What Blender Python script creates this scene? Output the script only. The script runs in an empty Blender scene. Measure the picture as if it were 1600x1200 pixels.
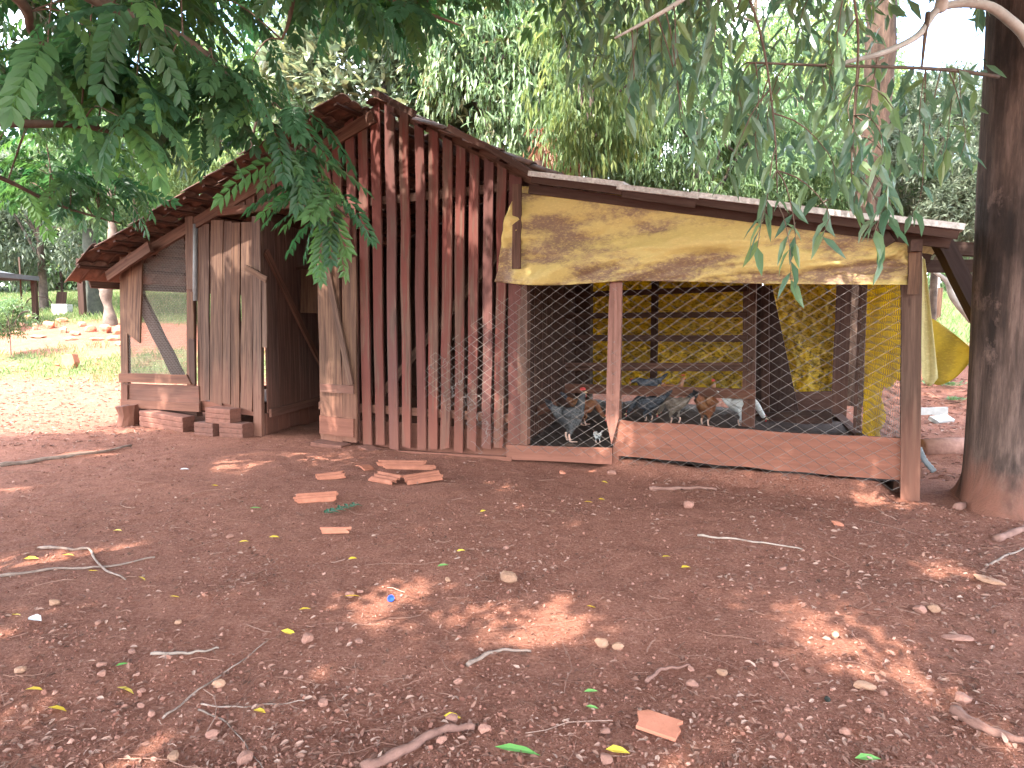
import bpy, math, random
import numpy as np
from mathutils import Vector, Matrix, Quaternion

random.seed(7)
RNG = np.random.default_rng(11)
scene = bpy.context.scene
COL = scene.collection

# ------------------------------------------------------------------ camera
FPX, CAM_H = 1080.0, 1.45
PITCH = math.atan(95 / FPX)
cam_d = bpy.data.cameras.new('camera')
cam = bpy.data.objects.new('camera', cam_d); COL.objects.link(cam)
cam.location = (0, 0, CAM_H); cam.rotation_euler = (math.pi/2 - PITCH, 0, 0)
cam_d.sensor_width = 36; cam_d.lens = 36 * FPX / 1600
cam_d.clip_start = 0.05; cam_d.clip_end = 600
scene.camera = cam

# ------------------------------------------------------------------ light
SUN_EL, SUN_AZ = math.radians(54), math.atan2(-0.62, -0.78)     # azimuth from +Y towards +X
SUN_DIR = np.array([math.sin(SUN_AZ)*math.cos(SUN_EL), math.cos(SUN_AZ)*math.cos(SUN_EL), math.sin(SUN_EL)])
world = bpy.data.worlds.new('World'); scene.world = world; world.use_nodes = True
wt = world.node_tree; wt.nodes.clear()
def wn(t, **p):
    n = wt.nodes.new(t)
    for k, v in p.items(): setattr(n, k, v)
    return n
sky = wn('ShaderNodeTexSky', sky_type='NISHITA', sun_disc=False, sun_elevation=SUN_EL, sun_rotation=SUN_AZ, air_density=1.0, dust_density=1.2)
tc = wn('ShaderNodeTexCoord'); mp = wn('ShaderNodeMapping'); mp.inputs['Scale'].default_value = (1, 1, 2.2)
nz = wn('ShaderNodeTexNoise'); nz.inputs['Scale'].default_value = 2.3; nz.inputs['Detail'].default_value = 8
rp = wn('ShaderNodeValToRGB'); rp.color_ramp.elements[0].position = .43; rp.color_ramp.elements[1].position = .62
mx = wn('ShaderNodeMix', data_type='RGBA'); mx.inputs['B'].default_value = (9.5, 9.8, 10.2, 1)
bg = wn('ShaderNodeBackground'); bg.inputs['Strength'].default_value = 0.15
wo = wn('ShaderNodeOutputWorld')
wt.links.new(tc.outputs['Generated'], mp.inputs['Vector']); wt.links.new(mp.outputs['Vector'], nz.inputs['Vector'])
wt.links.new(nz.outputs['Fac'], rp.inputs['Fac']); wt.links.new(rp.outputs['Color'], mx.inputs['Factor'])
wt.links.new(sky.outputs['Color'], mx.inputs['A']); wt.links.new(mx.outputs['Result'], bg.inputs['Color'])
wt.links.new(bg.outputs['Background'], wo.inputs['Surface'])
sun_d = bpy.data.lights.new('sun', 'SUN'); sun_d.energy = 2.05; sun_d.angle = math.radians(0.53); sun_d.color = (1, .94, .85)
sun = bpy.data.objects.new('sun', sun_d); COL.objects.link(sun); sun.location = (-8, -10, 20)
sun.rotation_euler = Vector(-SUN_DIR).to_track_quat('-Z', 'Y').to_euler()
vs = scene.view_settings
vs.view_transform = 'Standard'; vs.look = 'None'; vs.exposure = 3.45; vs.gamma = 1.0; vs.use_curve_mapping = False
scene.cycles.use_denoising = True
scene.cycles.max_bounces = 5; scene.cycles.diffuse_bounces = 3; scene.cycles.transmission_bounces = 4; scene.cycles.transparent_max_bounces = 4
scene.cycles.use_adaptive_sampling = True; scene.cycles.adaptive_threshold = .01
scene.cycles.sample_clamp_indirect = 6

# ------------------------------------------------------------------ small maths
def hash2(i, j, s):
    h = (i.astype(np.int64)*374761393 + j.astype(np.int64)*668265263 + s*974634533) & 0x7fffffff
    h = ((h ^ (h >> 13)) * 1274126177) & 0x7fffffff
    return ((h ^ (h >> 16)) & 0xffff) / 65535.0
def vnoise(x, y, s=0):
    x = np.asarray(x, float); y = np.asarray(y, float)
    i = np.floor(x); j = np.floor(y); fx = x-i; fy = y-j
    fx = fx*fx*(3-2*fx); fy = fy*fy*(3-2*fy)
    a = hash2(i, j, s); b = hash2(i+1, j, s); c = hash2(i, j+1, s); d = hash2(i+1, j+1, s)
    return a*(1-fx)*(1-fy)+b*fx*(1-fy)+c*(1-fx)*fy+d*fx*fy - .5
def fbm(x, y, s=0, o=4):
    r = 0; a = 1
    for k in range(o):
        r = r + a*vnoise(np.asarray(x)*2**k, np.asarray(y)*2**k, s+k); a *= .5
    return r
def sstep(a, b, x):
    t = np.clip((np.asarray(x, float)-a)/(b-a), 0, 1); return t*t*(3-2*t)
def base_h(x, y):
    x = np.asarray(x, float); y = np.asarray(y, float)
    h = np.where(y > 11, 0.14*(y-11), 0)*1.0
    h = np.where(y > 34, 0.14*23 + .03*(y-34), h)
    k = sstep(10, 13, y)
    fu = (x-3.2817)*.89766-(y-5.6111)*.44068; fv = (x-3.2817)*.44068+(y-5.6111)*.89766
    bank = .115*np.exp(-((fv-.02)/.17)**2)*sstep(-2.75, -2.4, fu)*(1-sstep(-.25, -.08, fu))
    return bank + h*k + .05*fbm(x*.35, y*.35, 3, 2)*sstep(0, 2, y)*.6 + .5*k*sstep(14, 20, y)*fbm(x*.12, y*.12, 9, 2)
def terrain(x, y):
    x = np.asarray(x, float); y = np.asarray(y, float)
    near = 1 - sstep(10, 16, np.hypot(x, y))
    return base_h(x, y) + near*(.030*fbm(x*1.7, y*1.7, 21, 3) + .010*fbm(x*9, y*9, 33, 3))
def ray(px, py):
    c = ((px-800)/FPX, (600-py)/FPX, -1.0); a = math.pi/2 - PITCH
    return np.array([c[0], c[1]*math.cos(a)-c[2]*math.sin(a), c[1]*math.sin(a)+c[2]*math.cos(a)])
CAM = np.array([0, 0, CAM_H])
def at(px, py, Y):                      # point on the sight line at world depth Y
    d = ray(px, py); return CAM + d*(Y/d[1])
def on_ground(px, py, z=None):
    d = ray(px, py)
    if z is not None: return CAM + d*((z-CAM_H)/d[2])
    z = 0.0
    for _ in range(25):
        if d[2] >= -1e-3: break
        p = CAM + d*((z-CAM_H)/d[2]); z = .5*z + .5*float(terrain(p[0], min(p[1], 60)))
    return np.array([p[0], p[1], float(terrain(p[0], p[1]))])
# shed frame: u along the front (to the right), v backwards, z up; origin at the foot of the right front post
P0 = on_ground(1420, 780, 0.0)
EU = np.array([2.037, -1, 0]); EU /= np.linalg.norm(EU); EV = np.array([-EU[1], EU[0], 0])
def F(px, py, v=0.0):
    d = ray(px, py); t = ((P0 + EV*v - CAM) @ EV)/(d @ EV); q = CAM + d*t
    return np.array([(q-P0) @ EU, v, q[2]])
def toworld(p): return P0 + EU*p[0] + EV*p[1] + np.array([0, 0, p[2]])
def tolocal(q): return np.array([(q-P0) @ EU, (q-P0) @ EV, q[2]])
SHED_ROT = math.atan2(EU[1], EU[0])

# ------------------------------------------------------------------ materials
def newmat(name):
    m = bpy.data.materials.new(name); m.use_nodes = True; t = m.node_tree; t.nodes.clear()
    return m, t
def nd(t, typ, ins=None, **p):
    n = t.nodes.new(typ)
    for k, v in p.items(): setattr(n, k, v)
    for k, v in (ins or {}).items():
        s = n.inputs[k]
        if isinstance(v, bpy.types.NodeSocket): t.links.new(v, s)
        else:
            s.default_value = (*v, 1) if isinstance(v, tuple) and len(v) == 3 and s.type == 'RGBA' else v
    return n
def mixc(t, fac, a, b, blend='MIX'):
    n = nd(t, 'ShaderNodeMix', data_type='RGBA', blend_type=blend)
    for s, v in (('Factor', fac), ('A', a), ('B', b)):
        sock = [i for i in n.inputs if i.name == s and i.enabled][0] if s != 'Factor' else n.inputs[0]
        if isinstance(v, bpy.types.NodeSocket): t.links.new(v, sock)
        else: sock.default_value = (*v, 1) if isinstance(v, tuple) else v
    return [o for o in n.outputs if o.enabled][0]
def ramp(t, fac, stops):
    n = nd(t, 'ShaderNodeValToRGB', {'Fac': fac}); e = n.color_ramp.elements
    while len(e) > len(stops): e.remove(e[-1])
    while len(e) < len(stops): e.new(.5)
    for k, (p, c) in enumerate(stops):
        e[k].position = p; e[k].color = (*c, 1) if isinstance(c, tuple) else (c, c, c, 1)
    return n.outputs['Color']
def mrange(t, v, a, b, c=0., d=1.):
    return nd(t, 'ShaderNodeMapRange', {'Value': v, 'From Min': a, 'From Max': b, 'To Min': c, 'To Max': d}).outputs['Result']
def math_(t, op, a, b=0.0):
    n = nd(t, 'ShaderNodeMath', operation=op)
    for k, v in enumerate((a, b)):
        if isinstance(v, bpy.types.NodeSocket): t.links.new(v, n.inputs[k])
        else: n.inputs[k].default_value = v
    return n.outputs[0]
def out(t, sh): nd(t, 'ShaderNodeOutputMaterial', {'Surface': sh})
def noise(t, vec, scale, detail=5, rough=.6, w=None):
    n = nd(t, 'ShaderNodeTexNoise', noise_dimensions='4D' if w is not None else '3D')
    n.inputs['Scale'].default_value = scale; n.inputs['Detail'].default_value = detail; n.inputs['Roughness'].default_value = rough
    t.links.new(vec, n.inputs['Vector'])
    if w is not None: t.links.new(w, n.inputs['W'])
    return n.outputs['Fac']
def mapping(t, vec, sc):
    return nd(t, 'ShaderNodeMapping', {'Vector': vec, 'Scale': sc}).outputs['Vector']

DUST = (.205, .080, .051)
def wood(name, dark, light, paint=None, paint2=None, cover=.5, dust_top=.9, dust_amt=.85, rough=.85):
    if name not in ('pale_weathered_board', 'dust_covered_wood', 'reddish_brown_boards'):
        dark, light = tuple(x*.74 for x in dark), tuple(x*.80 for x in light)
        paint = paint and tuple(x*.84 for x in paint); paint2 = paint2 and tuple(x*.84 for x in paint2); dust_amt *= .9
    m, t = newmat(name)
    oc = nd(t, 'ShaderNodeTexCoord').outputs['Object']; oi = nd(t, 'ShaderNodeObjectInfo').outputs['Random']
    w = math_(t, 'MULTIPLY', oi, 37.0)
    grain = noise(t, mapping(t, oc, (38, 38, 1.6)), 1.0, 6, .65, w)
    broad = noise(t, mapping(t, oc, (7, 7, 1.1)), 1.0, 4, .6, w)
    c = ramp(t, grain, [(.36, tuple(x*.8 for x in dark)), (.62, light)])
    c = mixc(t, mrange(t, broad, .35, .7, 0, .55), c, tuple(x*.55 for x in dark))
    if paint:
        pc = mixc(t, noise(t, mapping(t, oc, (5, 5, .9)), 1.0, 3, .5, w), paint, paint2 or paint)
        pc = mixc(t, mrange(t, grain, .44, .62, 0, .7), pc, tuple(x*.5 for x in paint))
        mask = math_(t, 'ADD', math_(t, 'MULTIPLY', grain, .55), math_(t, 'MULTIPLY', broad, .75))
        mask = math_(t, 'ADD', mask, math_(t, 'MULTIPLY', oi, .12))
        c = mixc(t, mrange(t, mask, cover+.06, cover+.16, 1, 0), c, pc)
    knots = nd(t, 'ShaderNodeTexVoronoi', {'Vector': mapping(t, oc, (9, 9, 2.2)), 'Scale': 1.0}).outputs['Distance']
    c = mixc(t, mrange(t, knots, .06, .12, .7, 0), c, tuple(x*.3 for x in dark))
    v = nd(t, 'ShaderNodeHueSaturation', {'Color': c, 'Value': mrange(t, oi, 0, 1, .78, 1.2), 'Saturation': mrange(t, math_(t, 'FRACT', math_(t, 'MULTIPLY', oi, 7.3)), 0, 1, .85, 1.12)}).outputs['Color']
    z = nd(t, 'ShaderNodeSeparateXYZ', {'Vector': nd(t, 'ShaderNodeNewGeometry').outputs['Position']}).outputs['Z']
    zz = math_(t, 'ADD', z, math_(t, 'MULTIPLY', math_(t, 'SUBTRACT', broad, .5), 1.4))
    v = mixc(t, mrange(t, zz, 0, dust_top, dust_amt, .12), v, DUST)
    bm = nd(t, 'ShaderNodeBump', {'Height': grain, 'Strength': .55, 'Distance': .006}).outputs['Normal']
    p = nd(t, 'ShaderNodeBsdfPrincipled', {'Base Color': v, 'Roughness': rough, 'Normal': bm, 'Specular IOR Level': .25})
    out(t, p.outputs[0]); return m
M = {}
M['red'] = wood('red_painted_wood', (.05, .03, .023), (.16, .095, .072), (.125, .038, .032), (.09, .029, .025), .645, .75, .65)
M['grey'] = wood('weathered_grey_wood', (.036, .021, .014), (.155, .092, .058), dust_top=1.0, dust_amt=.7)
M['brown'] = wood('brown_wood', (.042, .022, .015), (.135, .072, .048), (.12, .042, .028), (.09, .032, .022), .48, 1.0, .7)
M['midbrown'] = wood('reddish_brown_boards', (.075, .036, .025), (.20, .10, .07), dust_top=.8, dust_amt=.6)
M['dusty'] = wood('dust_covered_wood', (.12, .05, .034), (.21, .09, .064), dust_top=1.6, dust_amt=.55)
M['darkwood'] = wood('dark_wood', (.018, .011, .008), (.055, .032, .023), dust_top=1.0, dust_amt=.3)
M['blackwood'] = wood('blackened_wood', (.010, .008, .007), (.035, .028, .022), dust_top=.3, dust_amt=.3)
M['paleroof'] = wood('pale_weathered_board', (.46, .44, .41), (.68, .66, .63), dust_top=.1, dust_amt=.1)

def simple(name, c1, c2, scale=8, rough=.85, bump=.3, spec=.3, obj=True, detail=6):
    m, t = newmat(name)
    oc = nd(t, 'ShaderNodeTexCoord').outputs['Object']; oi = nd(t, 'ShaderNodeObjectInfo').outputs['Random']
    w = math_(t, 'MULTIPLY', oi, 23.0)
    n1 = noise(t, oc, scale, detail, .65, w)
    c = ramp(t, n1, [(.3, c1), (.7, c2)])
    c = nd(t, 'ShaderNodeHueSaturation', {'Color': c, 'Value': mrange(t, oi, 0, 1, .8, 1.2)}).outputs['Color']
    n2 = noise(t, oc, scale*5, 5, .7, w)
    bm = nd(t, 'ShaderNodeBump', {'Height': n2, 'Strength': bump, 'Distance': .01}).outputs['Normal']
    p = nd(t, 'ShaderNodeBsdfPrincipled', {'Base Color': c, 'Roughness': rough, 'Normal': bm, 'Specular IOR Level': spec})
    out(t, p.outputs[0]); return m
M['tile'] = simple('weathered_clay_tile', (.045, .027, .02), (.165, .085, .058), 7)
M['clay'] = simple('orange_clay', (.30, .105, .06), (.47, .175, .105), 12)
M['brick'] = simple('dusty_clay_brick', (.105, .042, .028), (.19, .078, .053), 14)
M['stone'] = simple('red_stone', (.19, .085, .06), (.36, .18, .13), 18)
M['tanstone'] = simple('tan_stone', (.25, .125, .075), (.39, .22, .14), 14)
M['wire'] = simple('galvanised_wire', (.09, .07, .06), (.18, .145, .125), 30, .5, .1, .5)
M['finewire'] = simple('rusty_fine_wire', (.11, .085, .075), (.20, .16, .14), 30, .6, .1, .4)
M['pipe'] = simple('grey_pipe', (.11, .12, .125), (.20, .21, .215), 10, .5)
M['white'] = simple('whitish_concrete', (.32, .30, .28), (.46, .44, .41), 12)
M['stick'] = simple('dry_stick', (.13, .085, .065), (.30, .21, .165), 20)
M['palestick'] = simple('pale_dry_stick', (.21, .15, .115), (.37, .28, .225), 20)
M['root'] = simple('dusty_root', (.16, .075, .055), (.27, .14, .105), 16, bump=.6)
M['manure'] = simple('dark_litter_floor', (.025, .017, .014), (.08, .052, .040), 16, bump=.8)
M['barkmid'] = simple('grey_bark', (.05, .035, .028), (.15, .11, .085), 9, bump=.9)
M['barkpale'] = simple('smooth_pale_bark', (.20, .18, .155), (.42, .39, .35), 5)
M['twig'] = simple('brown_twig', (.05, .032, .022), (.13, .085, .06), 12)
M['blue'] = simple('blue_plastic', (.015, .06, .42), (.02, .08, .5), 6, .35, .05, .5)
M['canopy'] = simple('grey_canvas', (.08, .085, .095), (.14, .145, .16), 4)
M['hedge'] = simple('dark_stump_bark', (.02, .026, .018), (.06, .06, .045), 9, bump=.9)

def bark(name, c0, c1, c2, stripes=(16, 16, 1.6), strength=1.0, base=None):
    m, t = newmat(name)
    oc = nd(t, 'ShaderNodeTexCoord').outputs['Object']
    g = noise(t, mapping(t, oc, stripes), 1.0, 8, .72)
    b = noise(t, mapping(t, oc, (2.2, 2.2, .9)), 1.0, 5, .6)
    c = ramp(t, g, [(.28, c0), (.5, c1), (.72, c2)])
    c = mixc(t, mrange(t, b, .48, .62, 0, .82), c, tuple(x*.55 for x in c0))
    pale = noise(t, mapping(t, oc, (3.1, 3.1, 2.0)), 1.3, 6, .7)
    c = mixc(t, mrange(t, pale, .60, .72, 0, .55), c, tuple(min(1, x*1.5) for x in c2))
    if base:
        z = nd(t, 'ShaderNodeSeparateXYZ', {'Vector': oc}).outputs['Z']
        zz = math_(t, 'ADD', z, math_(t, 'MULTIPLY', math_(t, 'SUBTRACT', b, .5), 1.2))
        c = mixc(t, mrange(t, zz, .0, .35, .85, 0), c, base)
    bm = nd(t, 'ShaderNodeBump', {'Height': g, 'Strength': strength, 'Distance': .03}).outputs['Normal']
    p = nd(t, 'ShaderNodeBsdfPrincipled', {'Base Color': c, 'Roughness': .9, 'Normal': bm, 'Specular IOR Level': .2})
    out(t, p.outputs[0]); return m
M['barkeuc'] = bark('dark_fibrous_bark', (.024, .016, .013), (.078, .049, .038), (.175, .112, .09), base=DUST)
M['barkred'] = bark('reddish_flaking_bark', (.03, .019, .014), (.085, .052, .037), (.165, .105, .078))

def leafmat(name, stops, trans=.45, tcol=1.0, rough=.45, spec=.35):
    m, t = newmat(name)
    a = nd(t, 'ShaderNodeAttribute', attribute_name='rnd').outputs['Fac']
    oi = nd(t, 'ShaderNodeObjectInfo').outputs['Random']
    a = math_(t, 'FRACT', math_(t, 'ADD', a, oi))
    c = ramp(t, a, stops)
    p = nd(t, 'ShaderNodeBsdfPrincipled', {'Base Color': c, 'Roughness': rough, 'Specular IOR Level': spec})
    tc_ = nd(t, 'ShaderNodeHueSaturation', {'Color': c, 'Hue': .485, 'Saturation': 1.25, 'Value': 1.5*tcol}).outputs['Color']
    tr = nd(t, 'ShaderNodeBsdfTranslucent', {'Color': tc_})
    s = nd(t, 'ShaderNodeMixShader', {0: trans, 1: p.outputs[0], 2: tr.outputs[0]})
    out(t, s.outputs[0]); return m
M['leaf_pin'] = leafmat('pinnate_leaf', [(0, (.036, .088, .044)), (.5, (.052, .118, .056)), (1, (.085, .165, .055))], .5)
M['leaf_euc'] = leafmat('lance_leaf', [(0, (.06, .115, .07)), (.5, (.09, .15, .085)), (1, (.13, .19, .075))], .38, rough=.38, spec=.6)
M['leaf_mango'] = leafmat('mango_leaf', [(0, (.085, .145, .065)), (.5, (.12, .19, .085)), (.9, (.17, .235, .105)), (1, (.23, .17, .10))], .35, rough=.38, spec=.6)
M['leaf_loquat'] = leafmat('broad_grey_green_leaf', [(0, (.10, .14, .085)), (.6, (.16, .20, .13)), (1, (.22, .23, .12))], .3, spec=.55)
M['leaf_yellow'] = leafmat('yellow_green_leaf', [(0, (.11, .175, .075)), (.6, (.16, .225, .10)), (1, (.23, .27, .10))], .4)
M['leaf_olive'] = leafmat('olive_leaf', [(0, (.085, .11, .075)), (.6, (.13, .16, .11)), (1, (.19, .21, .15))], .35)
M['leaf_bush'] = leafmat('bush_leaf', [(0, (.10, .165, .08)), (1, (.17, .235, .115))], .4)
M['leaf_dead'] = leafmat('dead_leaf', [(0, (.16, .075, .045)), (1, (.30, .17, .10))], .3)
M['litter'] = leafmat('dry_litter_leaf', [(0, (.10, .05, .035)), (.4, (.19, .092, .065)), (.75, (.27, .15, .11)), (1, (.37, .24, .185))], .12, rough=.8, spec=.15)
M['yleaf'] = leafmat('yellow_fallen_leaf', [(0, (.62, .42, .03)), (1, (.72, .55, .08))], .3)
M['gleaf'] = leafmat('green_fallen_leaf', [(0, (.10, .28, .06)), (1, (.20, .40, .12))], .3)
M['dgleaf'] = leafmat('dark_green_fallen_leaf', [(0, (.015, .09, .045)), (1, (.03, .12, .06))], .2)
M['wleaf'] = leafmat('whitish_flake', [(0, (.55, .54, .53)), (1, (.7, .7, .7))], .1)
M['grass'] = leafmat('grass_blade', [(0, (.085, .14, .05)), (.6, (.14, .19, .075)), (1, (.29, .25, .145))], .4, spec=.2)
M['gravel'] = leafmat('dirt_pebble', [(0, (.13, .05, .034)), (.5, (.22, .092, .064)), (.85, (.30, .14, .10)), (1, (.36, .20, .15))], 0.0, rough=.9, spec=.15)

def tarpmat(name, base, stain, dark, cover, trans, scale=(1.2, 1.2, 4), tval=1.5, soft=.10, dk=(.58, .74, .55)):
    m, t = newmat(name)
    oc = nd(t, 'ShaderNodeTexCoord').outputs['Object']
    a = noise(t, mapping(t, oc, scale), 1.0, 5, .55)
    b = noise(t, mapping(t, oc, (3, 3, 5)), 5.0, 8, .75)
    fold = nd(t, 'ShaderNodeAttribute', attribute_name='rnd').outputs['Fac']
    s = math_(t, 'ADD', math_(t, 'MULTIPLY', a, .8), math_(t, 'MULTIPLY', b, .42))
    s = math_(t, 'ADD', s, math_(t, 'MULTIPLY', fold, .42))
    c = mixc(t, mrange(t, s, cover-.05, cover+soft), base, stain)
    c = mixc(t, mrange(t, b, dk[0], dk[1], 0, dk[2]), c, dark)
    scr = noise(t, mapping(t, oc, (30, 30, 70)), 1.0, 6, .7); c = mixc(t, mrange(t, scr, .5, .66, 0, .45), c, tuple(min(1, x*1.35) for x in base))
    weave = nd(t, 'ShaderNodeTexChecker', {'Vector': oc, 'Scale': 160.0}).outputs['Fac']
    wn_ = noise(t, oc, 130.0, 3, .6)
    bm = nd(t, 'ShaderNodeBump', {'Height': math_(t, 'ADD', math_(t, 'MULTIPLY', weave, .4), wn_), 'Strength': .25, 'Distance': .004}).outputs['Normal']
    p = nd(t, 'ShaderNodeBsdfPrincipled', {'Base Color': c, 'Roughness': .6, 'Normal': bm, 'Specular IOR Level': .3})
    tr = nd(t, 'ShaderNodeBsdfTranslucent', {'Color': nd(t, 'ShaderNodeHueSaturation', {'Color': c, 'Saturation': 1.2, 'Value': tval}).outputs['Color']})
    out(t, nd(t, 'ShaderNodeMixShader', {0: trans, 1: p.outputs[0], 2: tr.outputs[0]}).outputs[0]); return m
M['tarp_front'] = tarpmat('stained_yellow_tarp', (.43, .315, .11), (.17, .10, .064), (.30, .205, .085), .83, .12, soft=.09)
M['tarp_back'] = tarpmat('yellow_woven_tarp', (.46, .34, .055), (.30, .215, .045), (.04, .028, .012), .74, .5, (2, 2, 3), 1.5, dk=(.47, .60, .85))
M['tarp_side'] = tarpmat('clean_yellow_tarp', (.52, .40, .06), (.40, .30, .05), (.26, .19, .03), .85, .5, (2, 2, 2), 1.4)
M['tarp_hem'] = tarpmat('yellow_tarp_hem', (.52, .37, .06), (.28, .18, .06), (.16, .10, .04), .80, .08)
M['tarp_pale'] = tarpmat('pale_tarp', (.62, .55, .30), (.5, .42, .2), (.4, .33, .15), .85, .4, (2, 2, 2), 1.2)

def feather(name, c1, c2, c3, scale=26):
    m, t = newmat(name)
    oc = nd(t, 'ShaderNodeTexCoord').outputs['Object']
    n1 = noise(t, mapping(t, oc, (1, 1, 1.6)), scale, 5, .7); n2 = noise(t, oc, 7.0, 3, .5)
    c = mixc(t, mrange(t, n1, .4, .6), c1, c2); c = mixc(t, mrange(t, n2, .48, .6), c, c3)
    bm = nd(t, 'ShaderNodeBump', {'Height': n1, 'Strength': .6, 'Distance': .006}).outputs['Normal']
    out(t, nd(t, 'ShaderNodeBsdfPrincipled', {'Base Color': c, 'Roughness': .75, 'Normal': bm}).outputs[0]); return m
M['hen_grey'] = feather('speckled_grey_feathers', (.022, .021, .022), (.10, .098, .097), (.036, .035, .036), 60)
M['hen_dark'] = feather('dark_feathers', (.012, .013, .016), (.07, .07, .08), (.03, .03, .035))
M['hen_brown'] = feather('rusty_brown_feathers', (.22, .075, .025), (.14, .042, .015), (.24, .10, .04))
M['hen_tan'] = feather('pale_tan_feathers', (.20, .145, .105), (.11, .075, .055), (.26, .21, .165))
M['hen_white'] = feather('white_feathers', (.40, .39, .37), (.50, .49, .47), (.34, .32, .30))
M['hen_slate'] = feather('slate_feathers', (.045, .05, .06), (.095, .10, .115), (.03, .034, .042))
M['comb'] = simple('red_comb', (.35, .03, .025), (.5, .05, .04), 20, .5)
M['legskin'] = simple('pale_leg_skin', (.50, .30, .22), (.65, .42, .32), 30, .6)
M['beak'] = simple('horn_beak', (.35, .24, .12), (.5, .36, .2), 30, .5)

def groundmat():
    m, t = newmat('red_dirt')
    pos = nd(t, 'ShaderNodeNewGeometry').outputs['Position']
    g = nd(t, 'ShaderNodeAttribute', attribute_name='grass').outputs['Fac']
    a = noise(t, pos, .9, 6, .6); b = noise(t, pos, 7.0, 8, .7); c_ = noise(t, pos, 60.0, 6, .75); d = noise(t, pos, 260.0, 3, .6)
    c = ramp(t, a, [(.3, (.19, .071, .044)), (.7, (.265, .103, .066))])
    c = mixc(t, mrange(t, b, .42, .7, 0, .75), c, (.335, .146, .097))
    c = mixc(t, mrange(t, b, .28, .42, .6, 0), c, (.105, .039, .026))
    c = mixc(t, mrange(t, c_, .52, .66, 0, .9), c, (.41, .21, .15))
    c = mixc(t, mrange(t, c_, .34, .45, .8, 0), c, (.075, .028, .019))
    c = mixc(t, mrange(t, d, .62, .72, 0, .6), c, (.34, .21, .17))
    gn = noise(t, pos, 3.5, 6, .7)
    gc = ramp(t, gn, [(.3, (.085, .125, .045)), (.6, (.15, .18, .075)), (.75, (.27, .21, .13))])
    gm = mrange(t, math_(t, 'ADD', g, math_(t, 'MULTIPLY', math_(t, 'SUBTRACT', noise(t, pos, 1.4, 6, .7), .5), 1.1)), .4, .65)
    c = mixc(t, gm, c, gc)
    hgt = math_(t, 'ADD', math_(t, 'MULTIPLY', b, .8), math_(t, 'ADD', math_(t, 'MULTIPLY', c_, .5), math_(t, 'MULTIPLY', d, .12)))
    bm = nd(t, 'ShaderNodeBump', {'Height': hgt, 'Strength': 1.0, 'Distance': .045}).outputs['Normal']
    out(t, nd(t, 'ShaderNodeBsdfPrincipled', {'Base Color': c, 'Roughness': .95, 'Normal': bm, 'Specular IOR Level': .12}).outputs[0]); return m
M['ground'] = groundmat()

# ------------------------------------------------------------------ mesh helpers
def mesh_np(name, V, T, rnd=None, smooth=False, attr='rnd'):
    V = np.asarray(V, np.float32); T = np.asarray(T, np.int32)
    me = bpy.data.meshes.new(name); k = T.shape[1]
    me.vertices.add(len(V)); me.vertices.foreach_set('co', V.ravel())
    me.loops.add(T.size); me.loops.foreach_set('vertex_index', T.ravel())
    me.polygons.add(len(T)); me.polygons.foreach_set('loop_start', np.arange(len(T), dtype=np.int32)*k)
    me.polygons.foreach_set('use_smooth', np.full(len(T), bool(smooth)))
    me.update(calc_edges=True)
    if rnd is not None:
        a = me.attributes.new(attr, 'FLOAT', 'POINT'); a.data.foreach_set('value', np.asarray(rnd, np.float32))
    return me
def link(name, data, mat=None, parent=None, loc=None, mtx=None, kind=None):
    o = bpy.data.objects.new(name, data); COL.objects.link(o)
    if mat is not None and data is not None and not data.materials: data.materials.append(mat)
    if parent is not None: o.parent = parent
    if mtx is not None: o.matrix_local = mtx
    elif loc is not None: o.location = loc
    if kind: o['kind'] = kind
    return o
def tag(o, label, cat, group=None):
    o['label'] = label; o['category'] = cat
    if group: o['group'] = group
    return o
def empty(name, loc=(0, 0, 0), rz=0, parent=None):
    o = link(name, None, parent=parent, loc=tuple(loc)); o.rotation_euler = (0, 0, rz); o.empty_display_size = .1
    return o
def tri(q):   # quads to tris
    q = np.asarray(q); return np.vstack([q[:, [0, 1, 2]], q[:, [0, 2, 3]]])
class MB:
    def __init__(s): s.V = []; s.T = []; s.R = []; s.n = 0
    def add(s, V, T, r=None):
        V = np.asarray(V, float); s.V.append(V); s.T.append(np.asarray(T, int)+s.n); s.n += len(V)
        s.R.append(np.full(len(V), random.random()) if r is None else np.broadcast_to(r, (len(V),)))
        return s
    def mesh(s, name, smooth=False):
        return mesh_np(name, np.vstack(s.V), np.vstack(s.T), np.concatenate(s.R), smooth)
    def obj(s, name, mat, parent=None, smooth=False, kind=None, **k):
        return link(name, s.mesh(name, smooth), mat, parent, kind=kind, **k)
def tube(P, R, n=6, cap=True, twist=0):
    P = np.asarray(P, float); R = np.broadcast_to(np.asarray(R, float), (len(P),))
    D = np.gradient(P, axis=0); D /= np.linalg.norm(D, axis=1)[:, None]+1e-9
    ref = np.array([0, 0, 1.]) if abs(D[0][2]) < .9 else np.array([1., 0, 0])
    V = []
    x = np.cross(ref, D[0]); x /= np.linalg.norm(x)
    for p, d, r in zip(P, D, R):
        x = x - d*(x @ d); x /= np.linalg.norm(x)+1e-9; y = np.cross(d, x)
        a = np.arange(n)*2*math.pi/n
        V.append(p + r*(np.cos(a)[:, None]*x + np.sin(a)[:, None]*y))
    V = np.vstack(V); q = []
    for i in range(len(P)-1):
        for j in range(n):
            q.append((i*n+j, i*n+(j+1) % n, (i+1)*n+(j+1) % n, (i+1)*n+j))
    T = tri(q)
    if cap:
        c = [(0, j+1, j) for j in range(1, n-1)]; b = (len(P)-1)*n
        c += [(b, b+j, b+j+1) for j in range(1, n-1)]
        T = np.vstack([T, c])
    return V, T
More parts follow.
